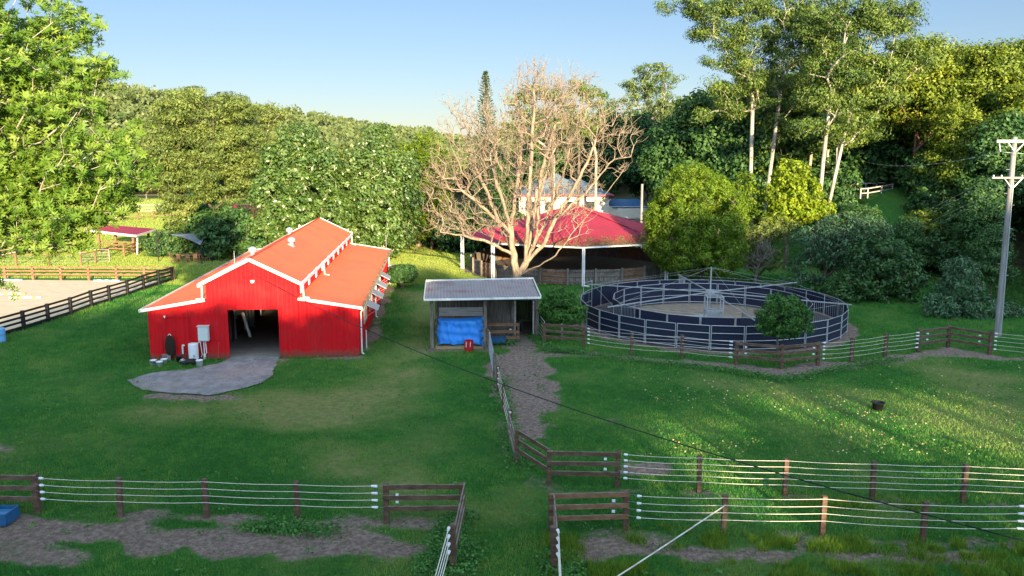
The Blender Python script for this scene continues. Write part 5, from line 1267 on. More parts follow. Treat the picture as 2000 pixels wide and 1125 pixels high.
bare("bare_tree", (0.4, 71.8), [(1030, 250, 5.6, 4.5), (1090, 230, 4.2, 4.2), (960, 300, 4.6, 4.0), (900, 350, 3.2, 3.4), (860, 380, 2.2, 3.0), (1160, 290, 3.4, 3.4), (1205, 270, 1.8, 2.6), (1040, 170, 2.6, 2.2), (1130, 180, 2.4, 1.8), (900, 240, 1.8, 2.0), (1050, 380, 4.6, 3.6), (930, 440, 3.6, 1.6), (870, 440, 2.0, 1.2), (1120, 400, 2.6, 3.0)],
     "huge leafless tree with pale tan branches in front of the crimson yard roof", 980, 3, .75, .0105, 2.28, .34, [(0, 0, -.4), (-.05, 0, .5), (.0, .05, 1.0)], seed=12, rmax=.33, stems=[
     [(1006, 540, 0), (1003, 500, -.2), (998, 460, -.3), (985, 400, -.5), (968, 350, -.3), (955, 300, .2)], [(998, 460, -.3), (1003, 400, .2), (1015, 330, .8), (1022, 250, 1.0)],
     [(1012, 545, 0), (1030, 515, .2), (1060, 480, 0), (1085, 430, -.5), (1120, 370, -.8), (1150, 310, -1.0), (1165, 270, -1)], [(1030, 515, .2), (1035, 470, .6), (1045, 400, 1.2), (1062, 320, 1.5), (1085, 240, 1.4)],
     [(1030, 515, .2), (1050, 455, -.6), (1052, 390, -1.2), (1075, 310, -1.8)], [(1020, 540, .2), (1085, 500, -.6), (1130, 440, -1.4), (1190, 370, -2), (1225, 320, -1.6)], [(1000, 500, -.2), (960, 475, -1), (905, 462, -1.6), (860, 455, -1.8)], [(998, 460, -.3), (950, 410, -1.4), (900, 370, -2.0)], [(1003, 500, -.2), (975, 430, .9), (940, 350, 1.6), (915, 290, 1.8)], [(1020, 530, .3), (1062, 440, 1.6), (1100, 340, 2.2), (1130, 230, 2.4)], [(1030, 515, .2), (1030, 440, -1.2), (1035, 340, -1.6), (1042, 230, -1.6), (1045, 150, -1.4)], [(1085, 430, -.5), (1140, 380, -.2), (1200, 310, 0)]])
bare("bare_tree", (-11.6, 104), [(835, 420, 1.7, 1.4), (815, 425, 1.3, 1.2), (865, 415, 1.7, 1.4)], "small leafless tree with a thick pale stump on the red mulch", 130, 3, .6, .022, 2.2, .5, [(0, 0, -.3), (0, 0, 1.0), (.1, 0, 2.1)], seed=15)

# conifer: whorls of upswept branches
def conifer(name, x, y, h, r, label, lm, seed=3):
    rng = np.random.default_rng(seed); t = thing(name, label, "tree", (x, y, hz(x, y))); m_ = MB(); m_.tube((0, 0, -.3), (0, 0, h), .28, .04, 8); m_.build("trunk", M['bark'], t, local=True, smooth=True)
    C = []; D = []; z = 2.5
    while z < h:
        f = (h - z) / h; L_ = r * (f ** .75) + .18; nb = 7
        for b_ in range(nb):
            a = b_ * 2 * math.pi / nb + rng.uniform(0, .5)
            for s in np.arange(.12, 1, .07 / max(.25, L_ / 3)):
                p = np.array([math.cos(a) * L_ * s, math.sin(a) * L_ * s, z + .35 * L_ * s * s]); C.append(p + rng.normal(0, .05, 3)); D.append([math.cos(a + rng.choice([-1, 1]) * .9), math.sin(a + rng.choice([-1, 1]) * .9), .5])
                C.append(p + rng.normal(0, .05, 3)); D.append([math.cos(a), math.sin(a), .7])
        z += .28 + .35 * f
    C = np.array(C); D = np.array(D); me = leaf_mesh("needles", C, D, .38, .35, lm, rng.uniform(.2, .9, len(C)), rng); link("crown", me, t); return t
conifer("norfolk_pine", -3.3, 108, 21.4, 3.0, "tall dark symmetrical pine rising behind the leafless tree", L['pine'])
# palms
def palm(x, y, h, label, r=2.3, seed=0, group="palms behind the bare tree"):
    rng = np.random.default_rng(seed); t = thing("palm_tree", label, "palm", (x, y, hz(x, y)), 0, group); m_ = MB(); m_.tube((0, 0, -.3), (0, 0, h), .20, .13, 8); m_.build("trunk", M['bark'], t, local=True, smooth=True)
    C = []; D = []
    for k in range(17):
        a = rng.uniform(0, 6.28); el = rng.uniform(-.1, 1.1); d = np.array([math.cos(a), math.sin(a), 0])
        for s in np.linspace(.08, 1, 26):
            p = d * r * s * math.cos(el * .6) + np.array([0, 0, h + r * (s * math.sin(el) - .75 * s * s)])
            for sd in (-1, 1): C.append(p + np.array([-d[1], d[0], 0]) * .18 * sd); D.append(np.array([-d[1], d[0], 0]) * sd + d * .7 + np.array([0, 0, -.45]))
    me = leaf_mesh("fronds", np.array(C), np.array(D), .62, .12, L['bright'], rng.uniform(.2, .8, len(C)), rng); link("crown", me, t)
palm(4.9, 103, 15.2, "palm crown showing through the middle of the bare tree", seed=1)
palm(2.2, 101, 13.0, "lower palm left of the middle palm behind the bare tree", seed=2)
palm(8.2, 104, 13.8, "palm to the right behind the bare tree", seed=3)
palm(-26.0, 92, 10.5, "slender small palm between the feathery tree and the glossy pair", 1.3, 4)
# flat topped gums behind
ug = dict(nclus=150, cr=.95, nleaf=44, lsize=.34, aspect=.4, lm=L['gum'], bark=M['gumbark'], bf=.35, rtip=.035, flat=.5, shell=.3)
unique("gum_tree", (5.5, 112), [(1050, 178, 2.4, 1.0), (1015, 195, 2.2, .9), (1090, 190, 2.0, .8), (1040, 230, 3.0, 2.0), (1000, 260, 2.5, 1.8)], "flat topped gum tree behind the left half of the bare tree crown", trunk=[(0, 0, -.3), (0, 0, 5), (0, 0, 11)], **ug)
unique("gum_tree", (11.5, 116), [(1130, 170, 2.0, .9), (1160, 185, 1.9, .9), (1180, 210, 2.0, 1.0), (1140, 240, 3.0, 1.6), (1100, 220, 2, 1.4)], "flat topped gum tree behind the right half of the bare tree crown", trunk=[(0, 0, -.3), (0, 0, 5), (0, 0, 11)], **ug)
unique("gum_tree", (22.8, 142), [(1275, 140, 3.0, 1.6), (1250, 165, 3.0, 1.4), (1305, 155, 2.6, 1.4), (1280, 185, 3.6, 2.0), (1235, 195, 2.2, 1.4), (1290, 215, 3.5, 1.8)], "pale open gum tree rising against the sky above the dark forest", trunk=[(0, 0, -.3), (0, 0, 8), (0, 0, 16)], **{**ug, 'nclus': 220})
unique("gum_tree", (31, 150), [(1355, 200, 3.2, 1.2), (1390, 190, 2.6, 1.2), (1370, 225, 3, 2)], "pale gum tree behind the forest, left of the tall white gums", trunk=[(0, 0, -.3), (0, 0, 8), (0, 0, 16)], **ug)

# tall white trunked gums
eg = dict(cr=1.15, nleaf=135, lsize=.28, aspect=.40, lm=L['gum'], bark=M['gumbark'], bf=.30, rtip=.022, e=2.0, flat=.62, shell=.25, droop=.25, rmax=.45)
unique("tall_gum_tree", (25.9, 92), [(1330, 12, 2.4, .9), (1385, 25, 2.6, 1.2), (1440, 10, 2.8, 1.5), (1420, 75, 2.4, 1.4), (1475, 60, 2.6, 1.8), (1440, 120, 2.4, 1.4), (1410, 175, 1.8, 1.3), (1470, 160, 2.2, 1.6), (1380, 125, 1.0, .8), (1420, 215, 1.6, 1.0), (1365, 60, 1.6, .9), (1375, 225, .7, .5), (1490, 205, 1.5, 1.0)],
    "tall white trunked gum, leftmost of the group, its crown reaching far left over the sky", nclus=217, trunk=[(0, 0, -.3), (.1, 0, 5), (.0, 0, 11), (-.1, 0, 16), (-.3, 0, 20)], **eg)
unique("tall_gum_tree", (28.3, 93), [(1520, 5, 3.2, 2.2), (1570, 30, 3.0, 2.0), (1530, 80, 2.8, 1.8), (1580, 100, 2.4, 1.6), (1540, 150, 2.2, 1.5), (1500, 120, 2.0, 1.6), (1560, 200, 1.8, 1.3), (1510, 240, 1.6, 1.0), (1600, 60, 2.5, 1.8)],
    "tall pale gum with streaked leaning trunk, second from the left of the group", nclus=198, trunk=[(-.6, 0, -.3), (-.3, 0, 5), (.1, 0, 10), (.5, 0, 15), (.9, 0, 20)], **eg)
unique("tall_gum_tree", (31.0, 85), [(1610, 40, 3.0, 2.0), (1660, 20, 2.8, 2.0), (1700, 60, 2.6, 1.6), (1640, 100, 2.4, 1.4), (1600, 130, 2.0, 1.3), (1650, 150, 2.2, 1.3), (1590, 190, 1.8, 1.2), (1640, 210, 1.8, 1.1), (1560, 250, 1.3, .9), (1600, 245, 1.2, .8)],
    "slender white gum standing among the bright vines, left trunk of the front pair", nclus=198, trunk=[(-.1, 0, -.3), (.0, 0, 5), (.15, 0, 10), (.3, 0, 13), (.6, 0, 17)], **eg)
unique("tall_gum_tree", (31.8, 85.5), [(1740, 30, 3.0, 1.8), (1770, 90, 2.6, 1.4), (1720, 130, 2.6, 1.4), (1690, 180, 2.2, 1.3), (1740, 190, 1.8, 1.0), (1680, 240, 1.8, 1.2), (1650, 270, 1.4, 1.1), (1700, 270, 1.1, .9), (1800, 120, 1.4, 1.0), (1760, 150, 1.8, .9)],
    "white gum with leaning trunk, right one of the front pair, limbs reaching right", nclus=171, trunk=[(-.1, 0, -.3), (.3, 0, 5), (1.0, 0, 9.5), (1.6, 0, 13)], **eg)
for px, py, dx in ():
    pass
# round bright tree
unique("round_tree", (17.0, 74.5), [(1360, 430, 4.3, 4.2), (1352, 372, 2.6, 2.2), (1385, 400, 2.9, 2.2), (1325, 425, 2.9, 2.2), (1305, 465, 2.3, 2.0), (1410, 450, 2.3, 2.4), (1365, 490, 4.3, 2.2), (1350, 345, 1.5, 1.2)],
    "dense rounded bright green tree right of the crimson yard roof", nclus=1150, cr=.50, nleaf=70, lsize=.19, aspect=.45, lm=L['round'], bark=M['bark'], flat=.9, shell=.8, up=.8, bf=.3, inner=.3, trunk=[(0, 0, -.3), (0, 0, 1.2), (0, 0, 3)])
L["vine"] = leafmat("vine_leaves", (.09, .16, .010), (.19, .28, .014), (.30, .38, .02), trans=.35)
unique("vine_covered_tree", (27.6, 84), [(1545, 340, 1.9, 1.4), (1530, 380, 1.9, 1.6), (1565, 375, 2.0, 1.6), (1525, 420, 1.9, 1.4), (1575, 410, 1.7, 1.4), (1605, 410, 1.2, 1.0), (1548, 410, 2.2, 1.6)],
    "tower of bright yellow green vines at the foot of the white gums", nclus=420, cr=.5, nleaf=34, lsize=.27, aspect=.7, lm=L['vine'], bark=M['bark'], flat=.95, shell=.6, up=.6)
unique("leafy_tree", (24.2, 86), [(1450, 360, 1.3, 1.3), (1465, 385, 1.5, 1.3), (1445, 405, 1.3, 1.0), (1460, 420, 1.4, 1.2)], "small sunlit tree between the round tree and the vine tower", nclus=160, cr=.5, nleaf=30, lsize=.27, aspect=.6, lm=L['bright'], bark=M['bark'], flat=.9, shell=.5)
# big shrubs right of the walker
bs = dict(cat="shrub", cr=.62, nleaf=30, lsize=.28, aspect=.32, bark=M['bark'], flat=.6, bf=.3, shell=.6, trunk=[(0, 0, -.2), (0, 0, .5)])
unique("spreading_shrub", (26.4, 70), [(1600, 470, 2.4, 1.3), (1660, 440, 2.4, 1.2), (1590, 520, 2.0, 1.4), (1640, 490, 2.8, 1.6), (1700, 450, 1.8, .9), (1560, 555, 1.6, 1.0)], "large spreading bluish green shrub behind the right side of the walker", nclus=420, lm=L['blue'], droop=.3, **bs)
unique("leafy_shrub", (30.0, 66.5), [(1720, 500, 2.4, 1.5), (1760, 540, 2.0, 1.4), (1690, 550, 2.2, 1.3), (1745, 580, 2.2, 1.0), (1650, 570, 2.0, 1.0), (1700, 590, 2.2, .8)], "broad fresh green shrub with yellowish patches behind the walker's right end", nclus=430, lm=L['deep'], **{**bs, 'aspect': .55})
unique("leafy_shrub", (35.2, 60), [(1880, 525, 1.3, .8), (1875, 560, 1.4, 1.0), (1850, 600, 1.8, 1.1), (1920, 610, 1.9, 1.1), (1890, 630, 2.2, .8), (1975, 620, 1.2, .9)], "leafy shrub with a tall feathery shoot left of the power pole", nclus=380, lm=L['blue'], droop=.2, **bs)
unique("leafy_shrub", (22.5, 76), [(1480, 460, 1.8, 1.3), (1520, 450, 2.0, 1.4), (1500, 500, 2.0, 1.4), (1470, 500, 1.2, 1.4)], "olive green thin shrub between the round tree and the spreading shrub", nclus=170, lm=L['feather'], **{**bs, 'shell': .3, 'rtip': .02})
bare("twiggy_shrub", (21.6, 73.8), [(1470, 510, 1.2, .9), (1490, 500, .9, .9)], "thin twiggy bush with bare stems behind the walker", 60, 3, .4, .012, 2.4, .5, [(0, 0, -.2), (0, 0, .3)], M['greywood'], 31)
# little trees beside shed and fence
lt = dict(cr=.30, nleaf=40, lsize=.155, aspect=.42, lm=L['deep'], bark=M['bark'], flat=.85, shell=.5, up=.5, bf=.3, rtip=.008, inner=.2)
lt['lm'] = L['young']
unique("small_tree", (3.2, 53.2), [(1097, 580, .95, .6), (1075, 605, .85, .6), (1120, 605, .85, .6), (1098, 615, 1.25, .5), (1070, 622, .6, .3), (1128, 620, .55, .35)], "small round leafy tree right of the timber shed's doorway", nclus=300, trunk=[(0, 0, -.2), (0, 0, .5), (0, 0, 1.1)], **{**lt, 'cr': .26})
unique("small_tree", (14.95, 46.2), [(1530, 595, .95, .55), (1505, 615, .75, .5), (1555, 615, .8, .5), (1530, 630, 1.2, .5), (1500, 642, .6, .35), (1560, 640, .65, .4), (1530, 650, .8, .25)], "small round leafy tree in front of the horse walker behind the brown fence corner", nclus=300, trunk=[(0, 0, -.2), (0, 0, .7), (0, 0, 1.4)], **lt)

# hedges and dark shrubs
unique("dark_hedge", (-9.6, 72.5), [(773, 535, .65, .75), (797, 533, .65, .7), (785, 536, .9, .8)], "clipped dark hedge at the far corner of the barn", cat="shrub", nclus=260, cr=.32, nleaf=70, lsize=.16, aspect=.6, lm=L['deep'], bark=M['bark'], shell=.6)
for i, (x, y, s, k, lab) in enumerate(((-38.8, 93.5, 1.0, 'bush', "rounded shrub left of the shade sail posts"), (-30.8, 93, 1.3, 'darkbush', "dark shrub just right of the shade sail"), (-27.0, 93.5, 1.2, 'darkbush', "dark shrub under the glossy trees near the barn roof"), (-33.5, 96, 1.3, 'darkbush', "dark shrub at the foot of the feathery tree trunk"), (-36.5, 97.5, 1.2, 'darkbush', "dark shrub behind the picnic table"),
        (-24.5, 96, 1.2, 'darkbush', "dark shrub hidden low behind the barn's left roof"), (-5.5, 99, 1.3, 'darkbush', "dark shrub right of the red mulch bed"), (-8.5, 103, 1.2, 'darkbush', "dark shrub behind the small bare tree"), (-2.0, 99, 1.4, 'darkbush', "dark shrub left of the crimson yard roof"), (-16.5, 106, 1.4, 'darkbush', "dark shrub behind the lawn between barn and mulch bed"))):
    plant("garden_shrub", k, x, y, lab, "shrub", s)

# dark forest left of the gums
k = 0
SPOTS = [(15.5, 137), (20.0, 106), (23.2, 103), (25.5, 109), (20.5, 134), (23.0, 116), (27.5, 101), (30.0, 112), (27, 121), (31.8, 104), (11, 141), (36, 116), (35.5, 107), (30, 124), (25.5, 136), (39.5, 121), (5, 146), (33.5, 130)]
WHERE = ["behind the house's right end", "just right of the slim timber pole", "above the round bright tree's left side", "above the round bright tree's right side", "behind the low wing of the house", "in the second row above the round tree", "just left of the leftmost white gum", "behind the white gums' trunks", "in the third row above the round tree", "between the second and third white gums", "in the back row above the house roof", "behind the front pair of white gums", "just behind the vine tower", "in the back row behind the gums", "in the back row above the timber pole", "in the second row right of the front pair of gums", "in the back row behind the house's left end", "in the rearmost row behind the tall gums"]
for (x, y), w_ in zip(SPOTS, WHERE):
    plant("forest_tree", ('forest1', 'forest2')[k % 2], x, y, "dense dark green forest tree " + w_, s=random.uniform(.98, 1.16), group="dark forest trees"); k += 1
# right hand slope: sunlit canopy and shaded trees beneath
SUN = [(46.5, 88.5, .72, "low in front at the left end of the sunlit canopy"), (53, 88, .85, "low in front in the middle of the sunlit canopy"), (60, 90, .95, "low in front near the right edge of the canopy"), (46, 97, 1.05, "at the left end of the sunlit canopy"), (52, 94, 1.0, "with reddish trunk in the middle of the sunlit canopy"), (57.5, 97, 1.05, "at the right of the sunlit canopy"), (63, 101, 1.1, "at the far right edge of the sunlit canopy"), (43.5, 106, 1.0, "behind the road railing"), (50, 107, 1.1, "in the second row of the sunlit canopy"), (58, 110, 1.1, "in the second row near the right edge"), (67, 92, 1.1, "beyond the power pole's top"), (38, 112, 1.0, "between the tall gums and the sunlit canopy"), (66, 112, 1.05, "in the back row at the right edge")]
for x, y, s, w_ in SUN: plant("canopy_tree", 'sunny', x, y, "yellow green tree " + w_, s=s, group="sunlit trees on the right slope")
SHD = [(48.5, 84, .8, 'forest1', "low dark forest tree on the slope left of the power pole"), (53.5, 82, .8, 'forest2', "dark forest tree behind the pole's left crossarm tip"), (44, 79, .62, 'forest2', "short dark tree below the roadside grass slope"), (49.5, 74, .7, 'forest1', "dark tree behind the power pole's middle"), (55, 73, .8, 'forest2', "dark tree right of the power pole"), (41, 72.5, .5, 'forest1', "short dark tree between the green shrub and the pole"), (45, 68.5, .5, 'forest2', "short dark tree behind the shrub beside the pole"), (38.5, 66.5, .38, 'forest1', "stunted dark tree right behind the fresh green shrub"), (50, 65, .6, 'forest1', "dark tree at the right edge behind the pole's foot"), (36, 76, .42, 'forest2', "small dark tree behind the fresh green shrub's right end"), (60, 84, .95, 'forest1', "tall dark tree at the right edge above the lower crossarm"), (33.5, 78.5, .40, 'forest1', "small dark tree behind the spreading shrub"), (57, 64, .7, 'forest2', "dark tree at the far right edge near the ground"), (43, 62, .32, 'forest1', "small dark tree right of the power pole's foot")]
for x, y, s, kk, lab in SHD: plant("forest_tree", kk, x, y, lab, s=s, group="shaded trees on the right slope")
for (x, y, s_, w_) in ((29.5, 103, 1.15, "between the first and second white gums"), (34.5, 99, 1.1, "just behind the front pair of white gums"), (38.5, 103, 1.12, "right of the front pair of white gums"), (26.5, 108, 1.12, "left of the first white gum"), (42, 109, 1.05, "behind the left end of the sunlit canopy")):
    plant("forest_gum_tree", 'forest3', x, y, "tall leafy gum filling the forest " + w_, s=s_, group="gums filling the forest")
for i, (x, y, s_) in enumerate(((44, 114, .9), (50, 119, 1.0), (57, 121, 1.0), (64, 122, 1.0), (41, 128, 1.0), (48, 131, 1.0), (56, 134, 1.0), (70, 120, 1.0), (66, 136, 1.0))):
    plant("forest_tree", ('forest1', 'forest2')[i % 2], x, y, "dark slope tree behind the road railing, " + ["first from the left in the front row", "second in the front row", "third in the front row", "fourth in the front row", "leftmost of the back row", "second of the back row", "third of the back row", "far right in the front row", "far right in the back row"][i], s=s_, group="dark trees on the upper slope")
for i, (x, y, s_) in enumerate(((43, 104, 1.5), (47.5, 103, 1.6), (52, 103, 1.5), (40, 107, 1.5), (57, 102, 1.7), (37, 98, 1.3), (62, 96, 1.6), (50, 99, 1.3))):
    plant("understorey_shrub", 'darkbush', x, y, "dark shrub under the slope trees, " + ["just behind the railing's right end", "right of the white mailbox", "below the middle of the canopy", "just behind the railing's left end", "below the canopy's right part", "at the left end of the railing", "above the pole's lower crossarm", "low before the canopy's reddish trunks"][i], "shrub", s_, group="shrubs on the upper slope")
for i, (x, y, s, lab) in enumerate(((41.3, 84, .9, "small bright yellow green shrub below the roadside grass"), (38.2, 83, .5, "tiny sunlit shrub left of the bright yellow green one"),)):
    w_, c_2 = LIB['bush']; t = thing("bright_shrub", lab, "shrub", (x, y, hz(x, y) + .2)); t.scale = (s, s, s * 1.2); link("stem", w_, t); me_ = c_2.copy(); me_.materials.clear(); me_.materials.append(L['yellow']); link("foliage", me_, t)
# hill foot belt at left and behind centre
B = [(-92 + i * 9.5 + (i % 3) * 2, 205 + (i * 37) % 22) for i in range(9)]
W9 = ["far left", "left, second", "left, third", "above the shelter roof", "right above the shelter", "left of the feathery tree", "behind the feathery tree's left side", "behind the feathery tree", "behind the feathery tree's right side"]
for i, (x, y) in enumerate([(-128, 210), (-117, 206), (-106, 212), (-96, 207), (-100, 220), (-87, 214), (-79, 206), (-90, 226), (-72, 214)]):
    plant("hill_foot_tree", ('forest1', 'forest3', 'forest2')[i % 3], x, y, "tree in the belt at the hill's foot, " + W9[i], s=random.uniform(.8, 1.0), group="trees along the far edge of the meadow")
for i, (x, y, lab) in enumerate(((-46, 128, "mid green tree behind the feathery tree's left edge"), (-24, 122, "tree behind the glossy pair, above their left crown"), (-14, 128, "tree behind the glossy pair, above their right crown"), (-3, 126, "tree behind the pine and the bare tree's left side"), (4, 134, "dark tree behind the bare tree's centre"), (-56, 150, "tree beyond the meadow fence"), (-34, 130, "tree behind the feathery tree's right side"), (9, 140, "dark tree behind the bare tree's right side"))):
    plant("background_tree", ('forest2', 'forest1')[i % 2], x, y, lab, s=[.55, .5, .45, .8, .95, .45, .6, .95][i], group="trees behind the farm")

# wooded hill: one mass
rng = np.random.default_rng(77)
nH = 5200; hx = rng.uniform(-330, 120, nH); hy = 212 + 215 * rng.random(nH) ** 1.1
keep = ~((hx > 40) & (hy < 230)); hx, hy = hx[keep], hy[keep]; nH = len(hx)
hr = rng.uniform(2.4, 4.6, nH) * (.85 + (hy - 200) / 900); hh = rng.uniform(4.5, 8.5, nH); hh = np.where(rng.random(nH) < .05, hh + 3, hh)
ml_ = 64; k = np.repeat(np.arange(nH), ml_); n = len(k); d = rng.normal(0, 1, (n, 3)); d[:, 2] = np.abs(d[:, 2]) * 1.0 - .15; d /= np.linalg.norm(d, axis=1, keepdims=True)
bump_ = 1 + .22 * np.sin(d[:, 0] * 7 + hx[k]) * np.sin(d[:, 1] * 6 + hy[k])
C = np.stack([hx[k], hy[k], hgt(hx[k], hy[k]) + hh[k]], -1) + d * (hr[k] * bump_)[:, None] * rng.uniform(.75, 1.05, (n, 1)) * np.array([1, 1, .75])
tt = np.clip(.5 + np.repeat(rng.normal(0, .16, nH), ml_) + rng.normal(0, .1, n), 0, 1)
me = leaf_mesh("hill", C, d + rng.normal(0, .6, (n, 3)), 1.5, .8, L['hill'], tt, rng, .2); o = link("hill_forest", me); tag(o, "continuous gum forest covering the distant hill", "forest", kind="stuff")

# trees behind the viewpoint: they shade the foreground from the low sun
CAST = []
for i, x in enumerate(list(np.arange(-38, -12, 5.2)) + list(np.arange(-11, 14, 4.0)) + list(np.arange(15.5, 96, 5.2))):
    top = float(np.interp(x, [-12, -6, 10, 14, 24, 35, 38, 50, 58, 70], [16.4, 17.4, 17.4, 18.3, 18.5, 20, 22.6, 23.0, 25.5, 26.5]))
    CAST.append((float(x) + random.uniform(-.8, .8), -24 + random.uniform(-2, 2), top, i))
for i, (x, y, s_) in enumerate(((45.5, 92, 1.2), (48.5, 89, 1.3), (44.5, 88, .9), (52, 91, 1.2), (47, 85.5, 1.1), (51.5, 86, 1.2), (56, 88, 1.3), (43.5, 83.5, .8), (35.5, 86.5, 1.0), (35, 90.5, 1.0), (37.5, 80.5, .8), (41, 79.5, .9), (33, 82, .9))):
    plant("slope_shrub", 'darkbush', x, y, "dark shrub on the bank, " + ["right of the grass strip by the mailbox", "second to the right of the grass strip", "at the lower right corner of the grass strip", "under the canopy left of the pole's upper crossarm", "below the grass strip's right side", "left of the pole's lower crossarm tip", "behind the pole's upper half", "at the foot of the grass strip", "at the left edge of the grass strip", "at the left end of the front railing", "below the grass strip, above the spreading shrub", "below the grass strip, right of the yellow green shrub", "between the vine tower and the grass strip"][i], "shrub", s_, group="shrubs on the grassy bank")
LIB['highcrown'] = tree_meshes('highcrown', [(0, 0, 15.5, 4.4, 4.4, 3.4), (3, 1, 14.2, 2.6, 2.6, 2.2), (-3, -1, 14.6, 2.6, 2.6, 2.4), (0, 2, 17.2, 3, 3, 2.0), (1, -2, 13.2, 2.2, 2.2, 1.5)], 300, 1.25, 46, .52, .6, L['deep'], M['bark'], trunk=[(0, 0, -.3), (0, 0, 5), (0, 0, 11)], seed=41, flat=.8)
for x, y, top, i in CAST:
    if 19 < x < 45:
        t = plant("tree_row", 'highcrown', x, y, "high crowned tree of the row behind the viewpoint", s=max(.92, top / 19.0), group="tree row behind the viewpoint", z=0); t.scale.x *= 1.2; t.scale.y *= 1.2
        t = plant("tree_row", 'darkbush', x + 1.0, y + 2, "undergrowth shrub of the row behind the viewpoint", cat="shrub", s=2.2 + .35 * math.sin(i * 2.3), z=0, group="shrubs behind the viewpoint"); continue
    kk = ('forest1', 'forest2')[i % 2]; hh_ = {'forest1': 17.4, 'forest2': 15.4}[kk]
    t = plant("tree_row", kk, x, y, "leafy tree of the row behind the viewpoint", s=top / hh_, group="tree row behind the viewpoint", z=0); t.scale.x *= 1.25; t.scale.y *= 1.25
for i, x in enumerate(np.arange(-36, 96, 6.5)):
    if 22 < x < 44 and i % 2 == 0: continue
    t = plant("tree_row", 'darkbush', float(x), -19 + random.uniform(-2, 2), "undergrowth shrub of the row behind the viewpoint", cat="shrub", s=1.9, z=0, group="shrubs behind the viewpoint")

# ================================================================== GRASS, WEEDS, LITTER
def clear_mask(x, y):
    """True where blades may stand"""
    u = (x + 20.77) * math.cos(R(4.8)) + (y - 46.97) * math.sin(R(4.8)); v = -(x + 20.77) * math.sin(R(4.8)) + (y - 46.97) * math.cos(R(4.8))
    ok = ~((u > -.05) & (u < BW + .05) & (v > -.05) & (v < BL))
    ok &= np.hypot(x - WC.x, y - WC.y) > 9.3
    ok &= ~((x > -4.7) & (x < 1.6) & (y > 49.8) & (y < 58))
    ok &= ~((x < -30.9 - (76.4 - y) * .13) & (y < 78) & (y > 40))
    ok &= np.hypot(x - YC.x, y - YC.y) > 10.4
    poly = APRON; inside = np.zeros(x.shape, bool); j = len(poly) - 1
    for i in range(len(poly)):
        xi, yi = poly[i]; xj, yj = poly[j]; c = ((yi > y) != (yj > y)) & (x < (xj - xi) * (y - yi) / (yj - yi + 1e-12) + xi); inside ^= c; j = i
    edge = seg_dist(x, y, [(a_, b_, 0) for a_, b_ in APRON + APRON[:1]]) < .22 + .5 * (fbm(x * 3, y * 3, 3) - .45)
    return ok & (~inside | edge)
def blades(name, x, y, h, w, mat_, tint, rng, lean=.5):
    n = len(x); a = rng.uniform(0, 2 * np.pi, n); hx_, hy_ = np.cos(a) * w / 2, np.sin(a) * w / 2; b_ = rng.uniform(0, 2 * np.pi, n); ll = rng.uniform(.1, lean, n) * h; z = hgt(x, y) - .02
    V_ = np.stack([np.stack([x - hx_, y - hy_, z], -1), np.stack([x + hx_, y + hy_, z], -1), np.stack([x + np.cos(b_) * ll, y + np.sin(b_) * ll, z + h], -1)], 1).reshape(-1, 3)
    return np_mesh(name, V_, np.arange(3 * n).reshape(n, 3), mat_, tint=tint)
rng = np.random.default_rng(5)
n = 1050000; yy = 17 + 63 * rng.random(n) ** 1.7; xx = rng.uniform(-1, 1, n) * (yy * .72 + 4)
ok = clear_mask(xx, yy) & (rng.random(n) > sstep(.12, .72, dirt_mask(xx, yy))) & (rng.random(n) > .8 * dry_mask(xx, yy)); xx, yy = xx[ok], yy[ok]; n = len(xx)
patch = fbm(xx * .35, yy * .35, 4); clump = fbm(xx * 2.5 + 50, yy * 2.5, 3)
hg = (.05 + .07 * rng.random(n)) * (.6 + .9 * clump) * (1 + .6 * (yy > 45)); tn = np.clip(-.42 + 1.0 * patch + .9 * clump + .55 * dry_mask(xx, yy) + rng.normal(0, .13, n), 0, 1)
tag(link("grass", blades("grass", xx, yy, hg, .016 * (1 + yy / 45), L['grass'], tn, rng)), "short mown green grass covering the paddocks", "grass", kind="stuff")
n = 620000; yy = 74 + 130 * rng.random(n) ** 1.6; xx = (.07 - 1.25 * rng.random(n) ** 1.25 - .12 * rng.random(n)) * (yy * .66 + 2)
ok = clear_mask(xx, yy) & ~((xx > -44) & (xx < -20) & (yy > 101)) & ~((xx > -20) & (yy > 108)) & (dirt_mask(xx, yy) < .4); xx, yy = xx[ok], yy[ok]; n = len(xx); patch = fbm(xx * .12, yy * .12, 4)
tag(link("meadow_grass", blades("meadow_grass", xx, yy, .10 + .12 * rng.random(n), .10, L['meadow'], np.clip(.1 + .8 * patch + rng.normal(0, .12, n), 0, 1), rng, .7)), "sunlit pasture grass of the far meadow", "grass", kind="stuff")
# taller tufts below the front fences
def along(lines, n, rng, spread):
    out = []
    for pts, wgt in lines:
        m_ = int(n * wgt)
        for a, b_ in zip(pts[:-1], pts[1:]):
            f = rng.random(m_)[:, None]; out.append(np.array(a[:2]) * (1 - f) + np.array(b_[:2]) * f + rng.normal(0, spread, (m_, 2)))
    return np.concatenate(out)
TL = [([P(1095, 1050, 0), P(1110, 1125, 0)], 1.2), ([P(1240, 1050, 0), P(1500, 1062, 0), P(1800, 1070, 0), P(2010, 1080, 0)], 1.6), ([P(1150, 1120, 0), P(1400, 1118, 0), P(1700, 1122, 0), P(2020, 1120, 0)], 1.6),
      ([P(1560, 985, 0), P(1850, 992, 0)], .7), ([P(1270, 1045, 0), P(1330, 1050, 0)], .8), ([P(1790, 1080, 0), P(1960, 1075, 0)], 1.4)]
q = along(TL, 3600, rng, .28); sel = fbm(q[:, 0] * 1.6, q[:, 1] * 1.6, 3) > .42; q = q[sel]; n = len(q)
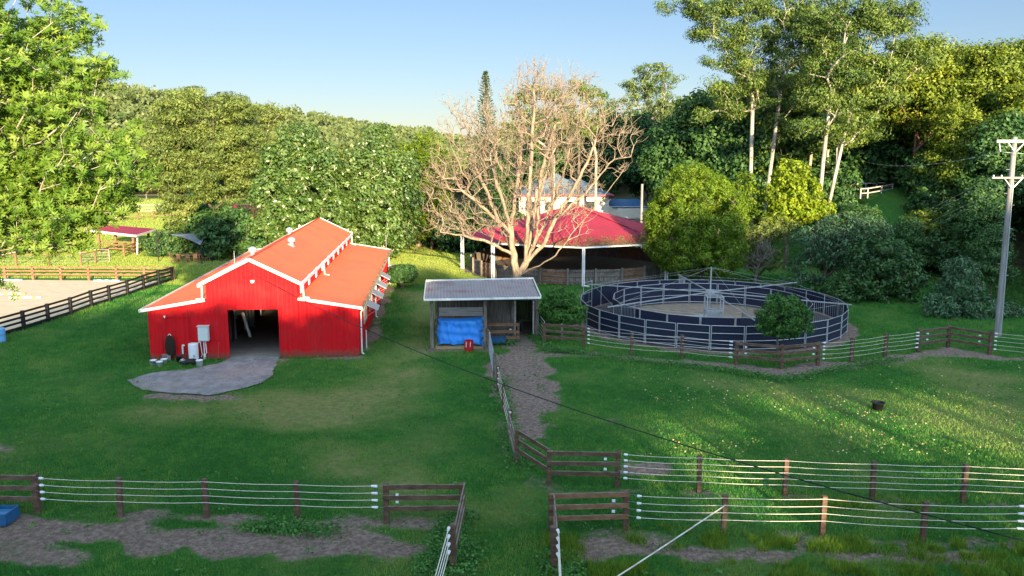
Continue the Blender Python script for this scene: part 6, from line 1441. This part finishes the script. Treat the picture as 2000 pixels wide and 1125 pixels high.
tag(link("tall_grass", blades("tall_grass", q[:, 0], q[:, 1], rng.uniform(.10, .42, n) * (.4 + 1.1 * fbm(q[:, 0] * 2, q[:, 1] * 2, 3)), .022, L['tallgrass'], rng.uniform(.1, 1, n), rng, .8)), "taller bright grass tufts below the front fences", "long grass", kind="stuff")
CL = [([P(830, 1125, 0), P(880, 1040, 0), P(900, 1010, 0)], 1.5), ([P(905, 1125, 0), P(905, 1060, 0)], 1.0), ([P(1040, 655, 0), P(1075, 685, 0), P(1140, 690, 0)], 1.6), ([P(940, 668, 0), P(1000, 672, 0)], 1.2), ([P(1140, 693, 0), P(1300, 712, 0), P(1440, 728, 0), P(1530, 745, 0), P(1640, 722, 0), P(1760, 703, 0)], .8),
      ([P(975, 740, 0), P(995, 840, 0), P(1012, 910, 0)], 1.0), ([P(1090, 1090, 0), P(1100, 1125, 0)], 1.5), ([P(480, 1030, 0), P(560, 1035, 0), P(660, 1042, 0)], .5)]
q = along(CL, 1500, rng, .25); q2 = np.stack([rng.uniform(-24, 24, 900), rng.uniform(19, 52, 900)], -1); q2 = q2[clear_mask(q2[:, 0], q2[:, 1])]; q = np.concatenate([q, np.repeat(q2, 9, 0) + rng.normal(0, .09, (len(q2) * 9, 2))]); n = len(q); C = np.stack([q[:, 0], q[:, 1], rng.uniform(.03, .22, n) * (.4 + fbm(q[:, 0] * 2, q[:, 1] * 2, 3))], -1)
tag(link("clover", leaf_mesh("clover", C, np.stack([rng.normal(0, 1, n), rng.normal(0, 1, n), rng.normal(0, .3, n)], -1), .085, .8, L['clover'], rng.uniform(.1, 1, n), rng)), "low leafy clover and weeds hugging the fence lines", "weeds", kind="stuff")
n = 2600; f = rng.random(n); px = rng.uniform(1230, 2000, n); py = 690 + (rng.random(n) ** .8) * 200; pts = np.array([G(a, b_)[:2] for a, b_ in zip(px, py)]); kp = fbm(pts[:, 0] * .25, pts[:, 1] * .25, 3) + rng.normal(0, .1, n) > .42; pts = pts[kp]; n = len(pts)
C = np.stack([pts[:, 0], pts[:, 1], np.full(n, .055)], -1); D = np.stack([rng.normal(0, 1, n), rng.normal(0, 1, n), rng.normal(0, .15, n)], -1)
tag(link("fallen_leaves", leaf_mesh("fallen_leaves", C, D, .085, .7, L['litter'], rng.random(n), rng)), "pale fallen leaves scattered over the right paddock", "leaves", kind="stuff")
# stones and clods on the bare ground
n = 26000; q = np.stack([rng.uniform(-24, 22, n), rng.uniform(19, 50, n)], -1); kp = dirt_mask(q[:, 0], q[:, 1]) > .5; q = q[kp]; qa = np.array([(float(p[0]), float(p[1])) for p in APRON]); qq = np.stack([rng.uniform(qa[:, 0].min() - .3, qa[:, 0].max() + .3, 1500), rng.uniform(qa[:, 1].min() - .3, qa[:, 1].max() + .3, 1500)], -1); qq = qq[~clear_mask(qq[:, 0], qq[:, 1]) & (qq[:, 1] < 46.9)]; q = np.concatenate([q, qq]); n = len(q)
d8 = np.array([[1, 0, 0], [0, 1, 0], [-1, 0, 0], [0, -1, 0], [0, 0, .7], [0, 0, -.4]]); sz = .012 + .05 * rng.random(n) ** 2.5
V_ = (np.stack([q[:, 0], q[:, 1], np.full(n, .01)], -1)[:, None] + d8[None] * sz[:, None, None] * rng.uniform(.6, 1.4, (n, 6, 1))).reshape(-1, 3)
tri = np.array([[0, 1, 4], [1, 2, 4], [2, 3, 4], [3, 0, 4]]); F_ = (tri[None] + 6 * np.arange(n)[:, None, None]).reshape(-1, 3)
tag(link("clods", np_mesh("clods", V_, F_, mat("dry_soil", (.17, .14, .12), (.10, .08, .065), rough=.95, scale=(20, 20, 20)))), "small clods and stones on the bare soil", "clods", kind="stuff")
for o in list(sc.objects):
    if o.name.startswith("tree_row"): pass
